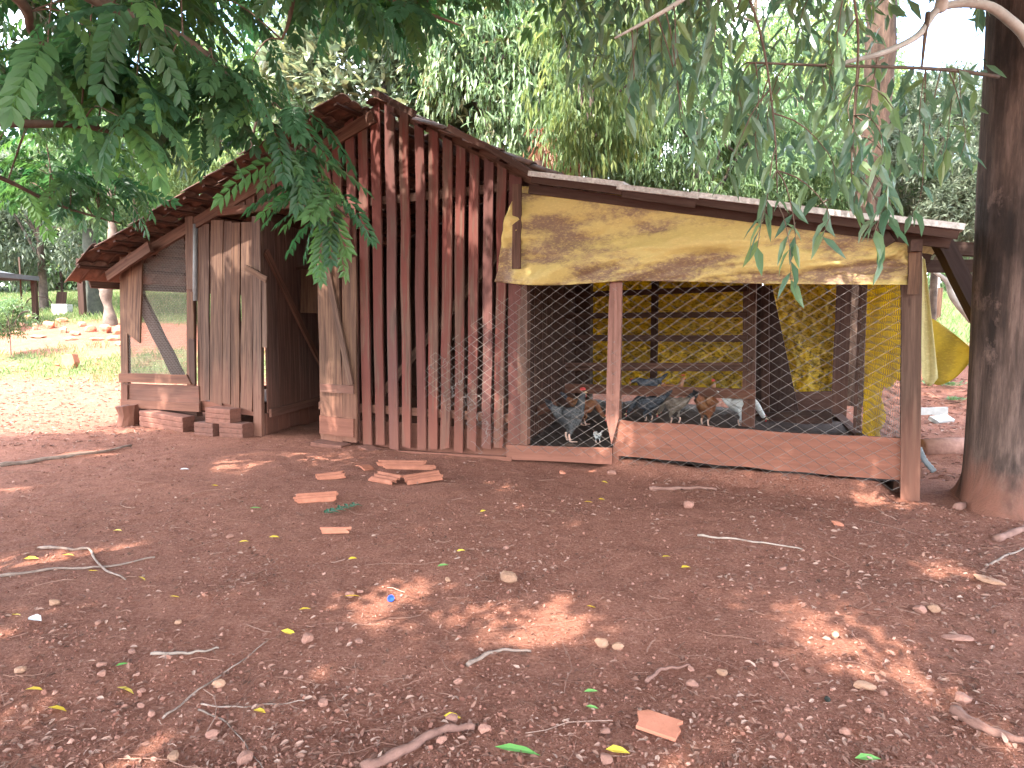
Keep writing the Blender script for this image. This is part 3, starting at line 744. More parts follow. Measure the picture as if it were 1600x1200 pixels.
# ------------------------------------------------------------------ tarpaulins
def sheet(name, mat, top, bot, nx, nz, disp, label, off=0.01, world_pts=False, keep=None, foldcol=1.0):
    """top, bot: polylines (local shed coordinates); disp(s,t)->(offset along -v)"""
    top = smooth_path(top, nx+1); bot = smooth_path(bot, nx+1)
    s = np.linspace(0, 1, nx+1); t = np.linspace(0, 1, nz+1)
    S, Tt = np.meshgrid(s, t); D = disp(S, Tt)
    P = top[None]*(1-Tt[..., None])+bot[None]*Tt[..., None]
    P = P + D[..., None]*np.array([0, -1, 0.])
    Wp = P0*np.array([1, 1, 0]) + P[..., :1]*EU + P[..., 1:2]*EV + P[..., 2:]*np.array([0, 0, 1.])
    c = Wp.reshape(-1, 3).mean(0)
    id_ = np.arange((nx+1)*(nz+1)).reshape(nz+1, nx+1)
    q = np.stack([id_[:-1, :-1], id_[1:, :-1], id_[1:, 1:], id_[:-1, 1:]], -1).reshape(-1, 4)
    if keep is not None:
        ss = (S[:-1, :-1]+S[1:, 1:]).ravel()/2; t_ = (Tt[:-1, :-1]+Tt[1:, 1:]).ravel()/2
        q = q[keep(ss, t_)]
    cx = (D-D.min())/(np.ptp(D)+1e-6)
    me = mesh_np(name, Wp.reshape(-1, 3)-c, q, (1-cx).ravel()*foldcol, True)
    o = link(name, me, M[mat], loc=tuple(c)); tag(o, label, 'tarpaulin')
    sm = o.modifiers.new('thickness', 'SOLIDIFY'); sm.thickness = .003
    return o
def dfront(s, t):
    d1 = np.sin((t*2.2 + s*5.5*(1-.4*s))*2.6 + 2*fbm(s*3, t*2, 4, 3))*.5
    sag = .07*np.sin(math.pi*np.clip(t*1.05, 0, 1))*(.5+.5*np.cos(s*9+1))
    gather = np.exp(-((s-.03)/.05)**2)*.03
    return .12+.070*d1*np.sin(math.pi*np.clip(t, .02, 1)*.8)+sag+.09*fbm(s*9, t*3.5, 12, 4)*np.clip(t*3, 0, 1)-gather
sheet('tarpaulin', 'tarp_front', [F(812, 303), F(1000, 321), F(1200, 344), F(1402, 369), F(1418, 384)], [F(779, 441), F(860, 447), F(1000, 440), F(1200, 444), F(1416, 446)], 150, 44, dfront,
      'long stained yellow tarpaulin hung as a valance across the front of the chicken run')
sheet('tarpaulin', 'tarp_hem', [F(820, 292), F(1000, 309), F(1200, 330), F(1400, 356)], [F(812, 309), F(1000, 327), F(1200, 350), F(1402, 374)], 60, 6,
      lambda s, t: .06+.02*fbm(s*12, t*2, 41, 3), 'rolled upper hem of yellow tarpaulin under the edge of the pale roof sheets')
def dback(s, t): return .09*fbm(s*5, t*6, 51, 4)+.10*np.abs(fbm(s*13+t*5, t*11-s*4, 57, 4))
sheet('tarpaulin', 'tarp_back', [(-4.9, 4.5, 2.6), (-3.4, 4.5, 2.55), (-1.78, 4.5, 2.48)], [(-4.9, 4.5, .32), (-3.4, 4.5, .30), (-1.78, 4.5, .34)], 110, 80, dback,
      'crinkled yellow tarpaulin behind the perches at the back of the run')
sheet('tarpaulin', 'tarp_back', [(-1.76, 4.5, 2.48), (-1.2, 4.5, 2.38), (-.66, 4.5, 2.28)], [(-1.45, 4.5, .42), (-1.1, 4.5, .40), (-.68, 4.5, .36)], 50, 80, dback,
      'yellow tarpaulin hanging between the leaning board and the back corner post')
def keep_side(s, t):
    hole = ((s < .52+.05*np.sin(t*30)) & (t > .60+.04*np.sin(s*17)) )
    low = (t > .985)
    return ~(hole | low)
sheet('tarpaulin', 'tarp_side', [(side(.15)+.03, .15, 1.95), (side(1.3)+.03, 1.3, 2.0), (side(2.6)+.03, 2.6, 2.05)], [(side(.15)+.03, .15, .12), (side(1.3)+.03, 1.3, .12), (side(2.5)+.03, 2.5, .12)], 70, 60,
      lambda s, t: .02*fbm(s*5, t*5, 61, 3), 'torn yellow tarpaulin behind hexagonal wire on the side of the run', keep=keep_side)
# flap blown outwards beyond the post
sheet('tarpaulin', 'tarp_side', [F(1441, 490, .3), F(1470, 506, .35), F(1497, 526, .4), F(1521, 547, .4)], [F(1447, 590, .3), F(1466, 602, .35), F(1492, 590, .4), F(1519, 563, .4)], 24, 16,
      lambda s, t: .03*np.sin(s*7+t*3)+.02*fbm(s*4, t*4, 66, 3), 'loose yellow tarpaulin flap sticking out between the end post and the big trunk')
sheet('tarpaulin', 'tarp_pale', [F(1438, 400, .15), F(1441, 400, .15), F(1445, 405, .15)], [F(1440, 588, .15), F(1452, 604, .15), F(1465, 590, .15)], 8, 24,
      lambda s, t: .03*np.sin(s*6+t*2), 'narrow pale strip of tarpaulin hanging down the outside of the end post')

# ------------------------------------------------------------------ hens
def hen(px, py, v, heading, mat, label, scale=1.0, head=1, z=None):
    w = on_ground(px, py, .14) if z is None else toworld(np.array([F(px, 600, v)[0], v, z]))
    root = tag(empty('hen', w, heading), label, 'hen', 'hens inside the chicken run'); root.scale = (scale,)*3
    hz = {1: (.15, .37, .175, .415), 0: (.17, .27, .24, .25), -1: (.19, .17, .24, .09)}[head]
    VS = [(-.01, 0, .215), (.08, 0, .225), (.125, 0, .275), (hz[0], 0, hz[1]), (hz[2], 0, hz[3]), (-.10, 0, .24), (-.17, 0, .29), (-.21, 0, .325)]
    E_ = [(0, 1), (1, 2), (2, 3), (3, 4), (0, 5), (5, 6), (6, 7)]
    R_ = [(.085, .09), (.075, .08), (.045, .05), (.027, .030), (.025, .027), (.060, .062), (.022, .040), (.008, .02)]
    for sgn, st in ((1, .02), (-1, -.025)):
        b = len(VS)
        VS += [(-.01, .045*sgn, .15), (.015+st, .045*sgn, .10), (-.015+st, .045*sgn, .05), (.0+st, .045*sgn, .012), (.045+st, .05*sgn, .007)]
        E_ += [(0, b), (b, b+1), (b+1, b+2), (b+2, b+3), (b+3, b+4)]; R_ += [(.036, .036), (.016, .016), (.009, .009), (.008, .008), (.005, .005)]
    me = bpy.data.meshes.new('body'); me.from_pydata(VS, E_, [])
    o = link('body', me, M[mat], root); me.materials.append(M['legskin'])
    o.modifiers.new('skin', 'SKIN').use_smooth_shade = True
    sv = me.skin_vertices[0].data
    for i, r in enumerate(R_): sv[i].radius = r; sv[i].use_root = (i == 0)
    ss = o.modifiers.new('sub', 'SUBSURF'); ss.levels = 2; ss.render_levels = 2
    h = np.array([hz[2], 0, hz[3]]); down = -.5 if head < 1 else -.15
    MB().add(*tube([h+(.015, 0, -.002), h+(.045, 0, .03*down-.004)], [.010, .001], 6)).obj('beak', M['beak'], root)
    mb = MB()
    for k in range(4):
        mb.add(*tube([h+(.012-.016*k, 0, .018), h+(.006-.017*k, 0, .045-.004*abs(k-1.5))], [.008, .003], 5))
    mb.obj('comb', M['comb'], root)
    mb = MB(); mb.add(*tube([h+(.014, .006, -.016), h+(.016, .007, -.04)], [.006, .007], 5)); mb.add(*tube([h+(.014, -.006, -.016), h+(.016, -.007, -.04)], [.006, .007], 5)); mb.obj('wattle', M['comb'], root)
    for sgn in (1, -1):      # wings
        Vv = []; n1, n2 = 7, 8
        for i in range(n1):
            f = i/(n1-1); x = .085-.21*f; r = .055*math.sin(math.pi*min(.97, max(.06, f*.9+.05)))**.7
            for j in range(n2):
                a = 2*math.pi*j/n2; Vv.append((x, sgn*(.083-.03*f+.014*math.cos(a)), .235+.03*f+r*math.sin(a)))
        q = [(i*n2+j, i*n2+(j+1) % n2, (i+1)*n2+(j+1) % n2, (i+1)*n2+j) for i in range(n1-1) for j in range(n2)]
        link('wing', mesh_np('wing', np.array(Vv), np.array(q), None, True), M[mat], root)
    lt = leaf_t(1, .3, .3, .15)
    a = np.linspace(-.5, .5, 7); D = np.stack([-np.cos(a)*.8, np.sin(a)*.45, np.full(7, .75)], 1)
    me = instance_mesh('tail', lt[0], lt[1], rotx(D, np.tile([0, 1., 0], (7, 1))), np.tile([-.17, 0, .28], (7, 1)), np.full(7, .15)); link('tail', me, M['hen_dark' if mat != 'hen_white' else mat], root)
    # pale shanks and toes
    mb = MB()
    for sgn, st in ((1, .02), (-1, -.025)):
        f0 = np.array([.0+st, .045*sgn, .008]); mb.add(*tube([(-.015+st, .045*sgn, .075), (-.015+st, .045*sgn, .05), f0], .0095, 6))
        for an in (-.6, 0, .6): mb.add(*tube([f0, f0+np.array([.06*math.cos(an), .06*math.sin(an), -.003])], [.007, .003], 5))
    mb.obj('legs', M['legskin'], root)
    return root
HR = SHED_ROT
hen(889, 690, 1.0, HR+math.pi*.36, 'hen_grey', 'tall speckled grey hen standing nearest the post, head raised', 1.3)
hen(1012, 0, 2.75, HR+math.pi*.97, 'hen_slate', 'slate blue hen just behind the low rail, beside the middle post', 1.0, 0, F(1015, 626, 2.75)[2])
hen(1012, 660, 1.75, HR+math.pi*1.0, 'hen_dark', 'dark hen pecking at the floor under the low rail', 1.15, -1)
hen(1054, 662, 1.55, HR+math.pi*.85, 'hen_tan', 'pale tan hen bending forward beside the rusty brown hen', 1.15, -1)
hen(1102, 666, 1.35, HR+math.pi*.42, 'hen_brown', 'rusty brown hen seen from behind, between tan and white hens', 1.3)
hen(1158, 666, 1.6, HR+math.pi*.12, 'hen_white', 'white hen half hidden by the inner post', 1.2, -1)
hen(1052, 0, 2.75, HR+math.pi*.2, 'hen_brown', 'small brown hen behind the low rail beside the slate hen', .85, 1, F(1052, 630, 2.75)[2])
ck = hen(934, 693, .38, HR+math.pi*.75, 'hen_white', 'small black and white chick close behind the wire', .42, 0)
MB().add(*tube([(-.12, 0, .22), (-.05, 0, .235), (.0, 0, .22)], [.05, .085, .02], 8)).obj('saddle', M['hen_dark'], ck, True)
hen(912, 664, 1.9, HR+math.pi*.1, 'hen_brown', 'dim brown hen in the shade behind the tall grey hen', 1.1, -1)

# ------------------------------------------------------------------ bricks and supports under the coop
def brick_mesh(L, W, H, grooves=3):
    V = []; q = []
    prof = []
    # front profile with grooves
    for k in range(grooves):
        z0_, z1_ = H*k/grooves, H*(k+1)/grooves; g = H/grooves*.16
        prof += [(0.008, z0_), (0, z0_+g), (0, z1_-g), (0.008, z1_)]
    full = prof + [(W-x, z) for x, z in reversed(prof)]
    n = len(full)
    for x in (-L/2, L/2):
        for y, z in full: V.append((x+random.uniform(-.004, .004), y-W/2, z))
    for i in range(n): q.append((i, (i+1) % n, n+(i+1) % n, n+i))
    T = list(tri(q)); 
    for b in (0, n):
        k = len(prof)
        for i in range(k-1):
            f = [(b+i, b+i+1, b+n-2-i), (b+i, b+n-2-i, b+n-1-i)]
            T += f if b == 0 else [t_[::-1] for t_ in f]
    return mesh_np('brick', np.array(V), np.array(T))
def brick(px, py, v, L, W, H, label, rz=0, tilt=0, mat='brick', z=None, cat='brick', group=None, name='brick'):
    p = F(px, py, v); w = toworld(p)
    o = link(name, brick_mesh(L, W, H), M[mat], loc=tuple(w)); o.rotation_euler = (tilt*.3, tilt, SHED_ROT+rz)
    return tag(o, label, cat, group)
brick(261, 670, -.10, .84, .20, .22, 'long ribbed clay block lying under the mesh window', .03, .06)
brick(349, 661, -.16, .42, .19, .20, 'broken ribbed brick on top of two bricks under the plank door', .05, .02)
brick(328, 683, -.18, .36, .19, .20, 'lower ribbed brick nearer the long clay block', -.04, -.01)
brick(370, 684, -.16, .40, .19, .20, 'lower ribbed brick nearer the doorway', .03, .0)
# round wooden stub under the corner
w = toworld(F(201, 672, -.12)); pts = [(0, 0, -.03), (.0, .0, .1), (.02, .0, .22), (.01, 0, .36)]
mb = MB(); Vt, Tt_ = tube(pts, [.155, .14, .135, .15], 12); Vt = Vt+RNG.normal(0, .006, Vt.shape); mb.add(Vt, Tt_)
tag(mb.obj('wooden_stub', M['brown'], None, loc=tuple(w)), 'round wooden stub propping up the far corner of the coop', 'stub')
brick(517, 712, -.16, .42, .22, .16, 'chipped brick wedged under the grey plank panel', .12, .05)
brick(578, 712, -.10, .26, .16, .10, 'dark brick fragment beside the foot of the red slats', -.3, .12)

# ------------------------------------------------------------------ broken roof tiles
def shard(px, py, L, W, rz, label, ridges=3, tilt=(0, 0), lift=0.0, mat='clay', name='broken_tile', cat='broken tile'):
    g = on_ground(px, py); n = max(ridges*6, 4); V = []; q = []
    ja = RNG.normal(0, .012, n+1); jb = RNG.normal(0, .012, n+1)
    for z in (0, 1):
        for e in (0, 1):
            for i in range(n+1):
                y = (i/n-.5)*W; h = .022*abs(math.sin(math.pi*i/n*ridges)) if ridges else 0
                V.append(((e-.5)*L+(ja[i] if e else jb[i]), y, h+z*.014))
    k = n+1
    for i in range(n):
        b = 2*k; q += [(i, k+i, k+i+1, i+1), (b+i, b+i+1, b+k+i+1, b+k+i), (i, i+1, b+i+1, b+i), (k+i, b+k+i, b+k+i+1, k+i+1)]
    q += [(0, 2*k, 3*k, k), (n, k+n, 3*k+n, 2*k+n)]
    o = link(name, mesh_np(name, np.array(V), np.array(q)), M[mat], loc=(g[0], g[1], g[2]+.008+lift)); o.rotation_euler = (tilt[0], tilt[1], rz)
    return tag(o, label, cat)
shard(516, 747, .24, .16, .35, 'small ridged orange tile piece lying apart, nearest the brick under the grey panel', 2, (.1, -.05))
shard(495, 781, .30, .17, .30, 'ridged orange tile piece just above the green leafy sprig', 3, (.12, 0))
shard(569, 733, .12, .14, .9, 'smallest orange tile chip at the edge of the tile heap', 1, (.2, .1))
shard(628, 729, .46, .15, .04, 'long ridged orange tile at the back of the tile heap', 2, (.05, .02), .012)
shard(640, 738, .48, .10, .02, 'thin ridged orange tile strip in the middle of the tile heap', 2, (.0, .03), .03)
shard(604, 752, .26, .20, -.5, 'broken orange tile at the front of the tile heap', 3, (.15, .05), .01)
shard(660, 752, .32, .22, .33, 'widest ridged orange tile piece of the tile heap, on its open dirt side', 3, (.1, -.08), .015)
shard(525, 833, .17, .07, .05, 'single short orange tile strip alone on the dirt below the green sprig', 1, (0, 0))
shard(1032, 1139, .14, .11, -.5, 'flat triangular orange tile shard near the lower edge of the yard', 0, (.05, .05))

# ------------------------------------------------------------------ stones
def ico(n=2):
    import bmesh
    bm = bmesh.new(); bmesh.ops.create_icosphere(bm, subdivisions=n, radius=1)
    V = np.array([v.co[:] for v in bm.verts]); T = np.array([[v.index for v in f.verts] for f in bm.faces]); bm.free(); return V, T
IV, IT = ico(2); I1V, I1T = ico(1)
stone_me = {}
def stone_mesh(kind, mat):
    if (kind, mat) not in stone_me:
        r = np.random.default_rng(kind); V = IV.copy()
        for _ in range(7):
            n = r.normal(size=3); n /= np.linalg.norm(n); d = V @ n; c = r.uniform(.55, .85)
            V = V - np.maximum(d-c, 0)[:, None]*n
        V = V*(1+.06*r.normal(size=(len(V), 1)))*np.array([1, r.uniform(.65, .9), r.uniform(.5, .7)])
        me = mesh_np('stone', V, IT); me.materials.append(M[mat]); stone_me[kind, mat] = me
    return stone_me[kind, mat]
def stone(px, py, r, label, mat='stone', kind=None, sc=(1, 1, 1), group=None, rz=None):
    g = on_ground(px, py); k = random.randrange(8) if kind is None else kind
    o = link('stone', stone_mesh(k, mat), loc=(g[0], g[1], g[2]+r*.28*sc[2])); r *= .82 if group else 1; o.scale = (r*sc[0], r*sc[1], r*sc[2]); o.rotation_euler = (random.uniform(-.2, .2), random.uniform(-.2, .2), random.uniform(0, 6.28) if rz is None else rz)
    return tag(o, label, 'stone', group)
stone(795, 908, .056, 'pointed tan stone standing alone in the middle of the yard', 'tanstone', 3, (1, 1, 1.5))
stone(940, 1008, .036, 'round orange tan stone, the one nearer the middle of a side-by-side pair', 'tanstone', 1)
stone(963, 1012, .034, 'round orange tan stone, outer one of a side-by-side pair', 'tanstone', 2)
stone(1542, 908, .095, 'flat tan stone slab lying on the leaf litter below the big trunk', 'tanstone', 4, (1, .8, .35), rz=-.5)
stone(1350, 1075, .055, 'tan stone half buried beside two egg-shaped pebbles', 'tanstone', 5, (1, .8, .5), rz=0)
stone(1495, 998, .075, 'pinkish flat stone half sunk in the dirt under the leaf litter', 'stone', 6, (1, .6, .3), rz=-.2)
stone(1127, 1054, .026, 'oval tan pebble on bare dirt, narrow end up', 'tanstone', 0, (1, .8, 1.2))
stone(1308, 820, .040, 'orange stone near the foot of the end post', 'clay', 1, (1.2, .8, .7))
stone(957, 741, .055, 'rounded red stone at the foot of the pointed picket', 'stone', 2, (1, .9, .9))
stone(879, 740, .040, 'small orange stone lying below the short kick board', 'clay', 3)
stone(1076, 792, .06, 'knobbly red stone with a pointed top below the long kick board', 'stone', 4, (1, 1, 1.2))
for px, py, r in ((160, 1041, .030), (160, 1056, .028), (222, 1082, .022), (278, 974, .030), (84, 944, .040), (342, 1072, .034), (335, 838, .030), (360, 840, .034), (270, 1185, .034), (332, 1150, .034),
                  (383, 1190, .040), (207, 1020, .026), (153, 975, .026), (220, 1105, .022), (236, 1118, .024), (547, 932, .036), (563, 926, .026), (560, 1005, .026), (715, 1068, .026), (758, 1142, .034), (690, 1160, .028),
                  (706, 1125, .034), (1080, 1047, .022), (1082, 1072, .034), (946, 1188, .034), (945, 1145, .026), (1305, 995, .032), (1266, 1050, .028), (1356, 1113, .024), (1212, 1040, .024), (1232, 1112, .022), (1220, 1152, .022),
                  (1322, 1148, .030), (1435, 955, .045), (1458, 955, .042), (1223, 890, .028), (1380, 1085, .022), (30, 1050, .034), (380, 902, .030), (857, 855, .020), (790, 858, .030), (700, 907, .026), (480, 1002, .045), (505, 1102, .034), (1505, 1098, .050), (865, 800, .024)):
    stone(px, py, r, 'reddish stone lying loose on the red dirt yard', 'stone' if random.random() < .72 else 'tanstone', group='loose stones on the dirt yard')
for px, py, lab in ((1354, 965, 'x'),): pass
stone(1293, 1095, .020, 'dark glossy egg-shaped pebble beside the half buried tan stone', 'hedge', 1, (1, .8, .9))

# ------------------------------------------------------------------ sticks, roots, small things on the ground
def stick(pts, r, label, mat='stick', name='stick', cat='stick', n=14, sides=6, lift=.6, taper=.5):
    P = np.array([on_ground(x, y) for x, y in pts]); P = smooth_path(P, n)
    P[:, 2] = terrain(P[:, 0], P[:, 1]) + r*lift + .004*np.sin(np.arange(n)*1.7)
    r *= .8 if cat == 'stick' else 1
    R = r*np.linspace(1, taper, n)*(1+.12*np.sin(np.arange(n)*2.1))
    c = P[0].copy(); V, T = tube(P-c, R, sides)
    o = MB().add(V, T).obj(name, M[mat], None, True, loc=tuple(c)); return tag(o, label, cat)
stick([(566, 1206), (620, 1182), (668, 1155), (705, 1142), (742, 1140)], .020, 'thick curved dusty root lying at the lower edge of the yard', 'root', 'root', 'root', 18, 8, .5, .6)
stick([(1495, 796), (1520, 788), (1550, 790), (1578, 800), (1606, 806)], .032, 'brown root snaking away from the foot of the big trunk', 'root', 'root', 'root', 18, 8, .4, .8)
stick([(1556, 846), (1580, 836), (1606, 826)], .028, 'short dusty root stub at the picture edge below the trunk', 'root', 'root', 'root', 8, 8, .4, .8)
stick([(1090, 838), (1140, 843), (1200, 851), (1255, 860)], .011, 'straight pale stick lying between yard centre and end post', 'palestick')
stick([(60, 858), (110, 860), (140, 860), (148, 876), (170, 895), (196, 907)], .013, 'forked grey branch with a sharp bend in the shade', 'stick')
stick([(0, 902), (80, 891), (160, 888), (242, 872)], .012, 'long dark stick crossing below the bent grey branch', 'stick')
stick([(0, 729), (60, 722), (130, 712), (205, 698)], .030, 'thick dark branch lying in shade in front of the coop corner', 'stick')
stick([(236, 1024), (280, 1023), (310, 1020), (342, 1014)], .010, 'short pale stripped stick in the littered dirt', 'palestick')
stick([(254, 1124), (300, 1088), (370, 1040), (418, 1002)], .006, 'thin straight brown stick pointing diagonally up the yard', 'stick')
stick([(308, 1103), (360, 1106), (420, 1102), (476, 1096)], .005, 'thin pale twig running level beside a yellow leaf', 'stick')
stick([(310, 1110), (350, 1128), (380, 1160), (412, 1204)], .005, 'curved pale twig running down to the lower edge', 'stick')
stick([(730, 1042), (760, 1025), (790, 1018), (830, 1020)], .013, 'forked weathered twig below the large sun patches', 'stick')
stick([(1010, 1068), (1030, 1050), (1050, 1046), (1078, 1042)], .012, 'short reddish twig with an elbow bend', 'root')
stick([(1540, 886), (1560, 876), (1604, 856)], .012, 'thin brown stick above the flat tan slab', 'stick')
stick([(1490, 1115), (1530, 1140), (1570, 1155), (1604, 1165)], .022, 'flaking strip of bark in the litter at the picture edge', 'root', 'bark_strip', 'bark')
stick([(1168, 1188), (1180, 1194), (1190, 1196), (1216, 1120)], .006, 'thin upright curled twig', 'stick') if False else None
stick([(1015, 766), (1060, 765), (1090, 764), (1120, 767)], .020, 'reddish root bulging from the dirt below the long kick board', 'root', 'root', 'root')
# blue bottle cap
g = on_ground(610, 939)
n = 14; V = []; q = []
for r_, z_ in ((.017, 0), (.017, .016), (.014, .016), (.014, .004)):
    V += [(r_*math.cos(2*math.pi*k/n)*(1+.05*(k % 2)), r_*math.sin(2*math.pi*k/n)*(1+.05*(k % 2)), z_) for k in range(n)]
for a in range(3): q += [(a*n+k, a*n+(k+1) % n, (a+1)*n+(k+1) % n, (a+1)*n+k) for k in range(n)]
T = np.vstack([tri(q), [(3*n, 3*n+k, 3*n+k+1) for k in range(1, n-1)]])
o = MB().add(np.array(V), T).obj('bottle_cap', M['blue'], None, loc=(g[0], g[1], g[2]+.012)); o.rotation_euler = (1.0, .2, .3); tag(o, 'bright blue plastic bottle cap in the sunlit patch of dirt', 'bottle cap')
# fallen leaves
YL, YT = leaf_t(1, .40, .35, .12, .05)
yl_me = mesh_np('fallen_leaf', YL, YT, np.full(len(YL), .3)); yl_me.materials.append(M['yleaf'])
for px, py in ((176, 832), (97, 870), (37, 876), (138, 895), (216, 904), (19, 964), (420, 842), (373, 850), (544, 876), (467, 956), (439, 989), (39, 1082), (182, 1078), (75, 1110), (396, 1114), (538, 935), (750, 802), (939, 754), (935, 782), (912, 786), (713, 864), (916, 950), (1064, 890), (1034, 873), (693, 1123), (946, 1176), (1188, 745), (330, 760), (265, 935)):
    g = on_ground(px, py); o = link('fallen_leaf', yl_me, loc=(g[0], g[1], g[2]+.012)); s = random.uniform(.055, .085); o.scale = (s, s, s); o.rotation_euler = (random.uniform(-.4, .4), random.uniform(-.2, .2), random.uniform(-.6, .6))
    tag(o, 'small yellow fallen leaf lying on the red dirt', 'leaf', 'fallen yellow leaves')
def gleaf(px, py, s, rz, label, mat='gleaf', W=.32):
    lv, lt_ = leaf_t(1, W, .3, .1, .06); g = on_ground(px, py)
    o = link('fallen_leaf', mesh_np('fallen_leaf', lv, lt_, np.full(len(lv), random.random())), M[mat], loc=(g[0], g[1], g[2]+.012)); o.scale = (s,)*3; o.rotation_euler = (.2, -.05, rz); tag(o, label, 'leaf')
gleaf(772, 1172, .16, -.25, 'long pale green leaf at the lower edge beside the thick root', W=.2)
gleaf(683, 888, .075, .5, 'small green leaf above the sun patches')
gleaf(1335, 1190, .09, .0, 'bright green leaf at the lower edge, the only one among the gravel')
gleaf(912, 1085, .06, .1, 'small green leaf on litter, upper of two')
gleaf(915, 1108, .05, -.3, 'crumpled green leaf on litter, lower of two')
gleaf(180, 1045, .05, .6, 'tiny green leaf beside a pair of stones')
gleaf(390, 796, .09, .1, 'narrow pale green leaf in the shade before the coop doorway', W=.2)
gleaf(45, 968, .09, -.4, 'white paper-like flake beside a yellow leaf', 'wleaf', .5)
gleaf(281, 735, .09, .2, 'pale bluish white scrap in the shade before the coop', 'wleaf', .3)
# green sprig
g = on_ground(508, 806); e = on_ground(552, 793); lv, lt_ = leaf_t(1, .34, .3, .2)
n = 22; f = np.repeat(np.linspace(0, 1, n//2), 2); d0 = (e-g)/np.linalg.norm(e-g); sd_ = np.array([-d0[1], d0[0], 0])
D = d0[None]*.6 + sd_[None]*np.where(np.arange(n) % 2 == 0, 1, -1)[:, None]*.8 + RNG.normal(0, .15, (n, 3)) + np.array([0, 0, .25])
me = instance_mesh('leafy_sprig', lv, lt_, rotx(D), f[:, None]*(e-g)[None]+np.array([0, 0, .02]), np.full(n, .075)); tag(link('leafy_sprig', me, M['dgleaf'], loc=tuple(g)), 'dark green leafy sprig dropped on the dirt below the tile pieces', 'sprig')

# ------------------------------------------------------------------ uncountable litter
def scatter(n, y0=1.75, y1=9.5, spread=.86, mask=None):
    u_ = RNG.random(n); Y = y0*(y1/y0)**u_; X = (RNG.random(n)*2-1)*spread*Y
    if mask is not None:
        k = RNG.random(n) < mask(X, Y); X, Y = X[k], Y[k]
    # not inside the coop walls
    q = np.stack([X, Y], 1)-P0[:2]; v_ = q @ EV[:2]; k = v_ < -.06; X, Y = X[k], Y[k]
    return X, Y, terrain(X, Y)
def clump(X, Y): return np.clip(.18+1.6*np.clip(fbm(X*1.3, Y*1.3, 71, 4)+.05, 0, 1) + .5*sstep(.8, 2.6, X)*sstep(2.5, 4, Y)+.35*(1-sstep(2.2, 3.2, Y)), 0, 1)
X, Y, Z = scatter(54000, mask=lambda x, y: np.clip(clump(x, y)+.25, 0, 1)); N = len(X)
r = .0026*(1-RNG.random(N)*.985)**(-.42); r = np.clip(r, .003, .024)
Rm = rotx(RNG.normal(size=(N, 3)))
pv_, pt_ = ico(1) if False else (None, None)
OV = np.array([(1, 0, 0), (-.9, .1, 0), (.1, 1, 0), (0, -.85, .1), (.1, .1, .7), (0, 0, -.7), (.6, .6, .45), (-.6, -.5, .4)], float)
import bmesh
bm = bmesh.new(); [bm.verts.new(p) for p in OV]; bmesh.ops.convex_hull(bm, input=bm.verts); bm.verts.ensure_lookup_table(); bm.verts.index_update()
OV = np.array([v.co[:] for v in bm.verts]); OT = np.array([[v.index for v in f.verts] for f in bm.faces]); bm.free()
o = link('gravel', instance_mesh('gravel', OV, OT, Rm, np.stack([X, Y, Z+r*.25], 1), r), M['gravel'], kind='stuff'); o['label'] = 'fine red gravel and pebbles strewn over the dirt yard'; o['category'] = 'gravel'
X, Y, Z = scatter(24000, mask=clump); N = len(X)
D = np.stack([RNG.normal(size=N), RNG.normal(size=N), RNG.normal(size=N)*.22], 1)
lv, lt_ = leaf_t(1, .42, .5, .25, .08)
s = RNG.uniform(.012, .040, N)*np.where((X > 1) & (Y > 2.6), 1.25, 1)
o = link('leaf_litter', instance_mesh('leaf_litter', lv, lt_, rotx(D, None, RNG.normal(0, .5, N)), np.stack([X, Y, Z+.006], 1), s), M['litter'], kind='stuff'); o['label'] = 'dry brown leaf litter strewn over the red dirt'; o['category'] = 'leaf litter'
X, Y, Z = scatter(2600, mask=lambda x, y: np.clip(clump(x, y)+.1, 0, 1)); mb = MB()
for x, y, z in zip(X, Y, Z):
    L = min(.45, .035*random.paretovariate(1.2))*(1 if y > 2.6 else .75); a = random.uniform(0, 6.28); p = np.array([x, y]); pts = []
    for k in range(5):
        pts.append((p[0], p[1], float(terrain(p[0], p[1]))+.006+.006*random.random())); a += random.gauss(0, .35); p = p+np.array([math.cos(a), math.sin(a)])*L/4
    mb.add(*tube(pts, random.uniform(.0009, .0026)*(1 if y > 3 else .8), 3, False), random.random()*.85+.1)
o = mb.obj('twig_litter', M['litter'], kind='stuff'); o['label'] = 'thin dry twigs strewn over the red dirt'; o['category'] = 'twigs'
# litter inside and behind the run, right of the run
N = 5000; X = RNG.uniform(2.2, 9, N); Y = RNG.uniform(6.2, 16, N); q = np.stack([X, Y], 1)-P0[:2]; k = ((q @ EU[:2]) > .15-.14*(q @ EV[:2])) | ((q @ EV[:2]) > 4.6); X, Y = X[k], Y[k]; N = len(X)
D = np.stack([RNG.normal(size=N), RNG.normal(size=N), RNG.normal(size=N)*.25], 1)
o = link('leaf_litter', instance_mesh('leaf_litter', lv, lt_, rotx(D), np.stack([X, Y, terrain(X, Y)+.01], 1), RNG.uniform(.05, .12, N)), M['litter'], kind='stuff'); o['label'] = 'thick dry leaf litter on the ground beyond the end post'; o['category'] = 'leaf litter'

N = 7000; X = RNG.uniform(-17, -4.6, N); Y = RNG.uniform(8, 15.5, N); q = np.stack([X, Y], 1)-P0[:2]; k = ((q @ EU[:2]) < -10.1) | ((q @ EV[:2]) < -.1); X, Y = X[k], Y[k]; N = len(X)
D = np.stack([RNG.normal(size=N), RNG.normal(size=N), RNG.normal(size=N)*.25], 1)
o = link('leaf_litter', instance_mesh('leaf_litter', lv, lt_, rotx(D), np.stack([X, Y, terrain(X, Y)+.01], 1), RNG.uniform(.03, .10, N)), M['litter'], kind='stuff'); o['label'] = 'dry leaf litter on the sunny dirt beyond the coop corner'; o['category'] = 'leaf litter'
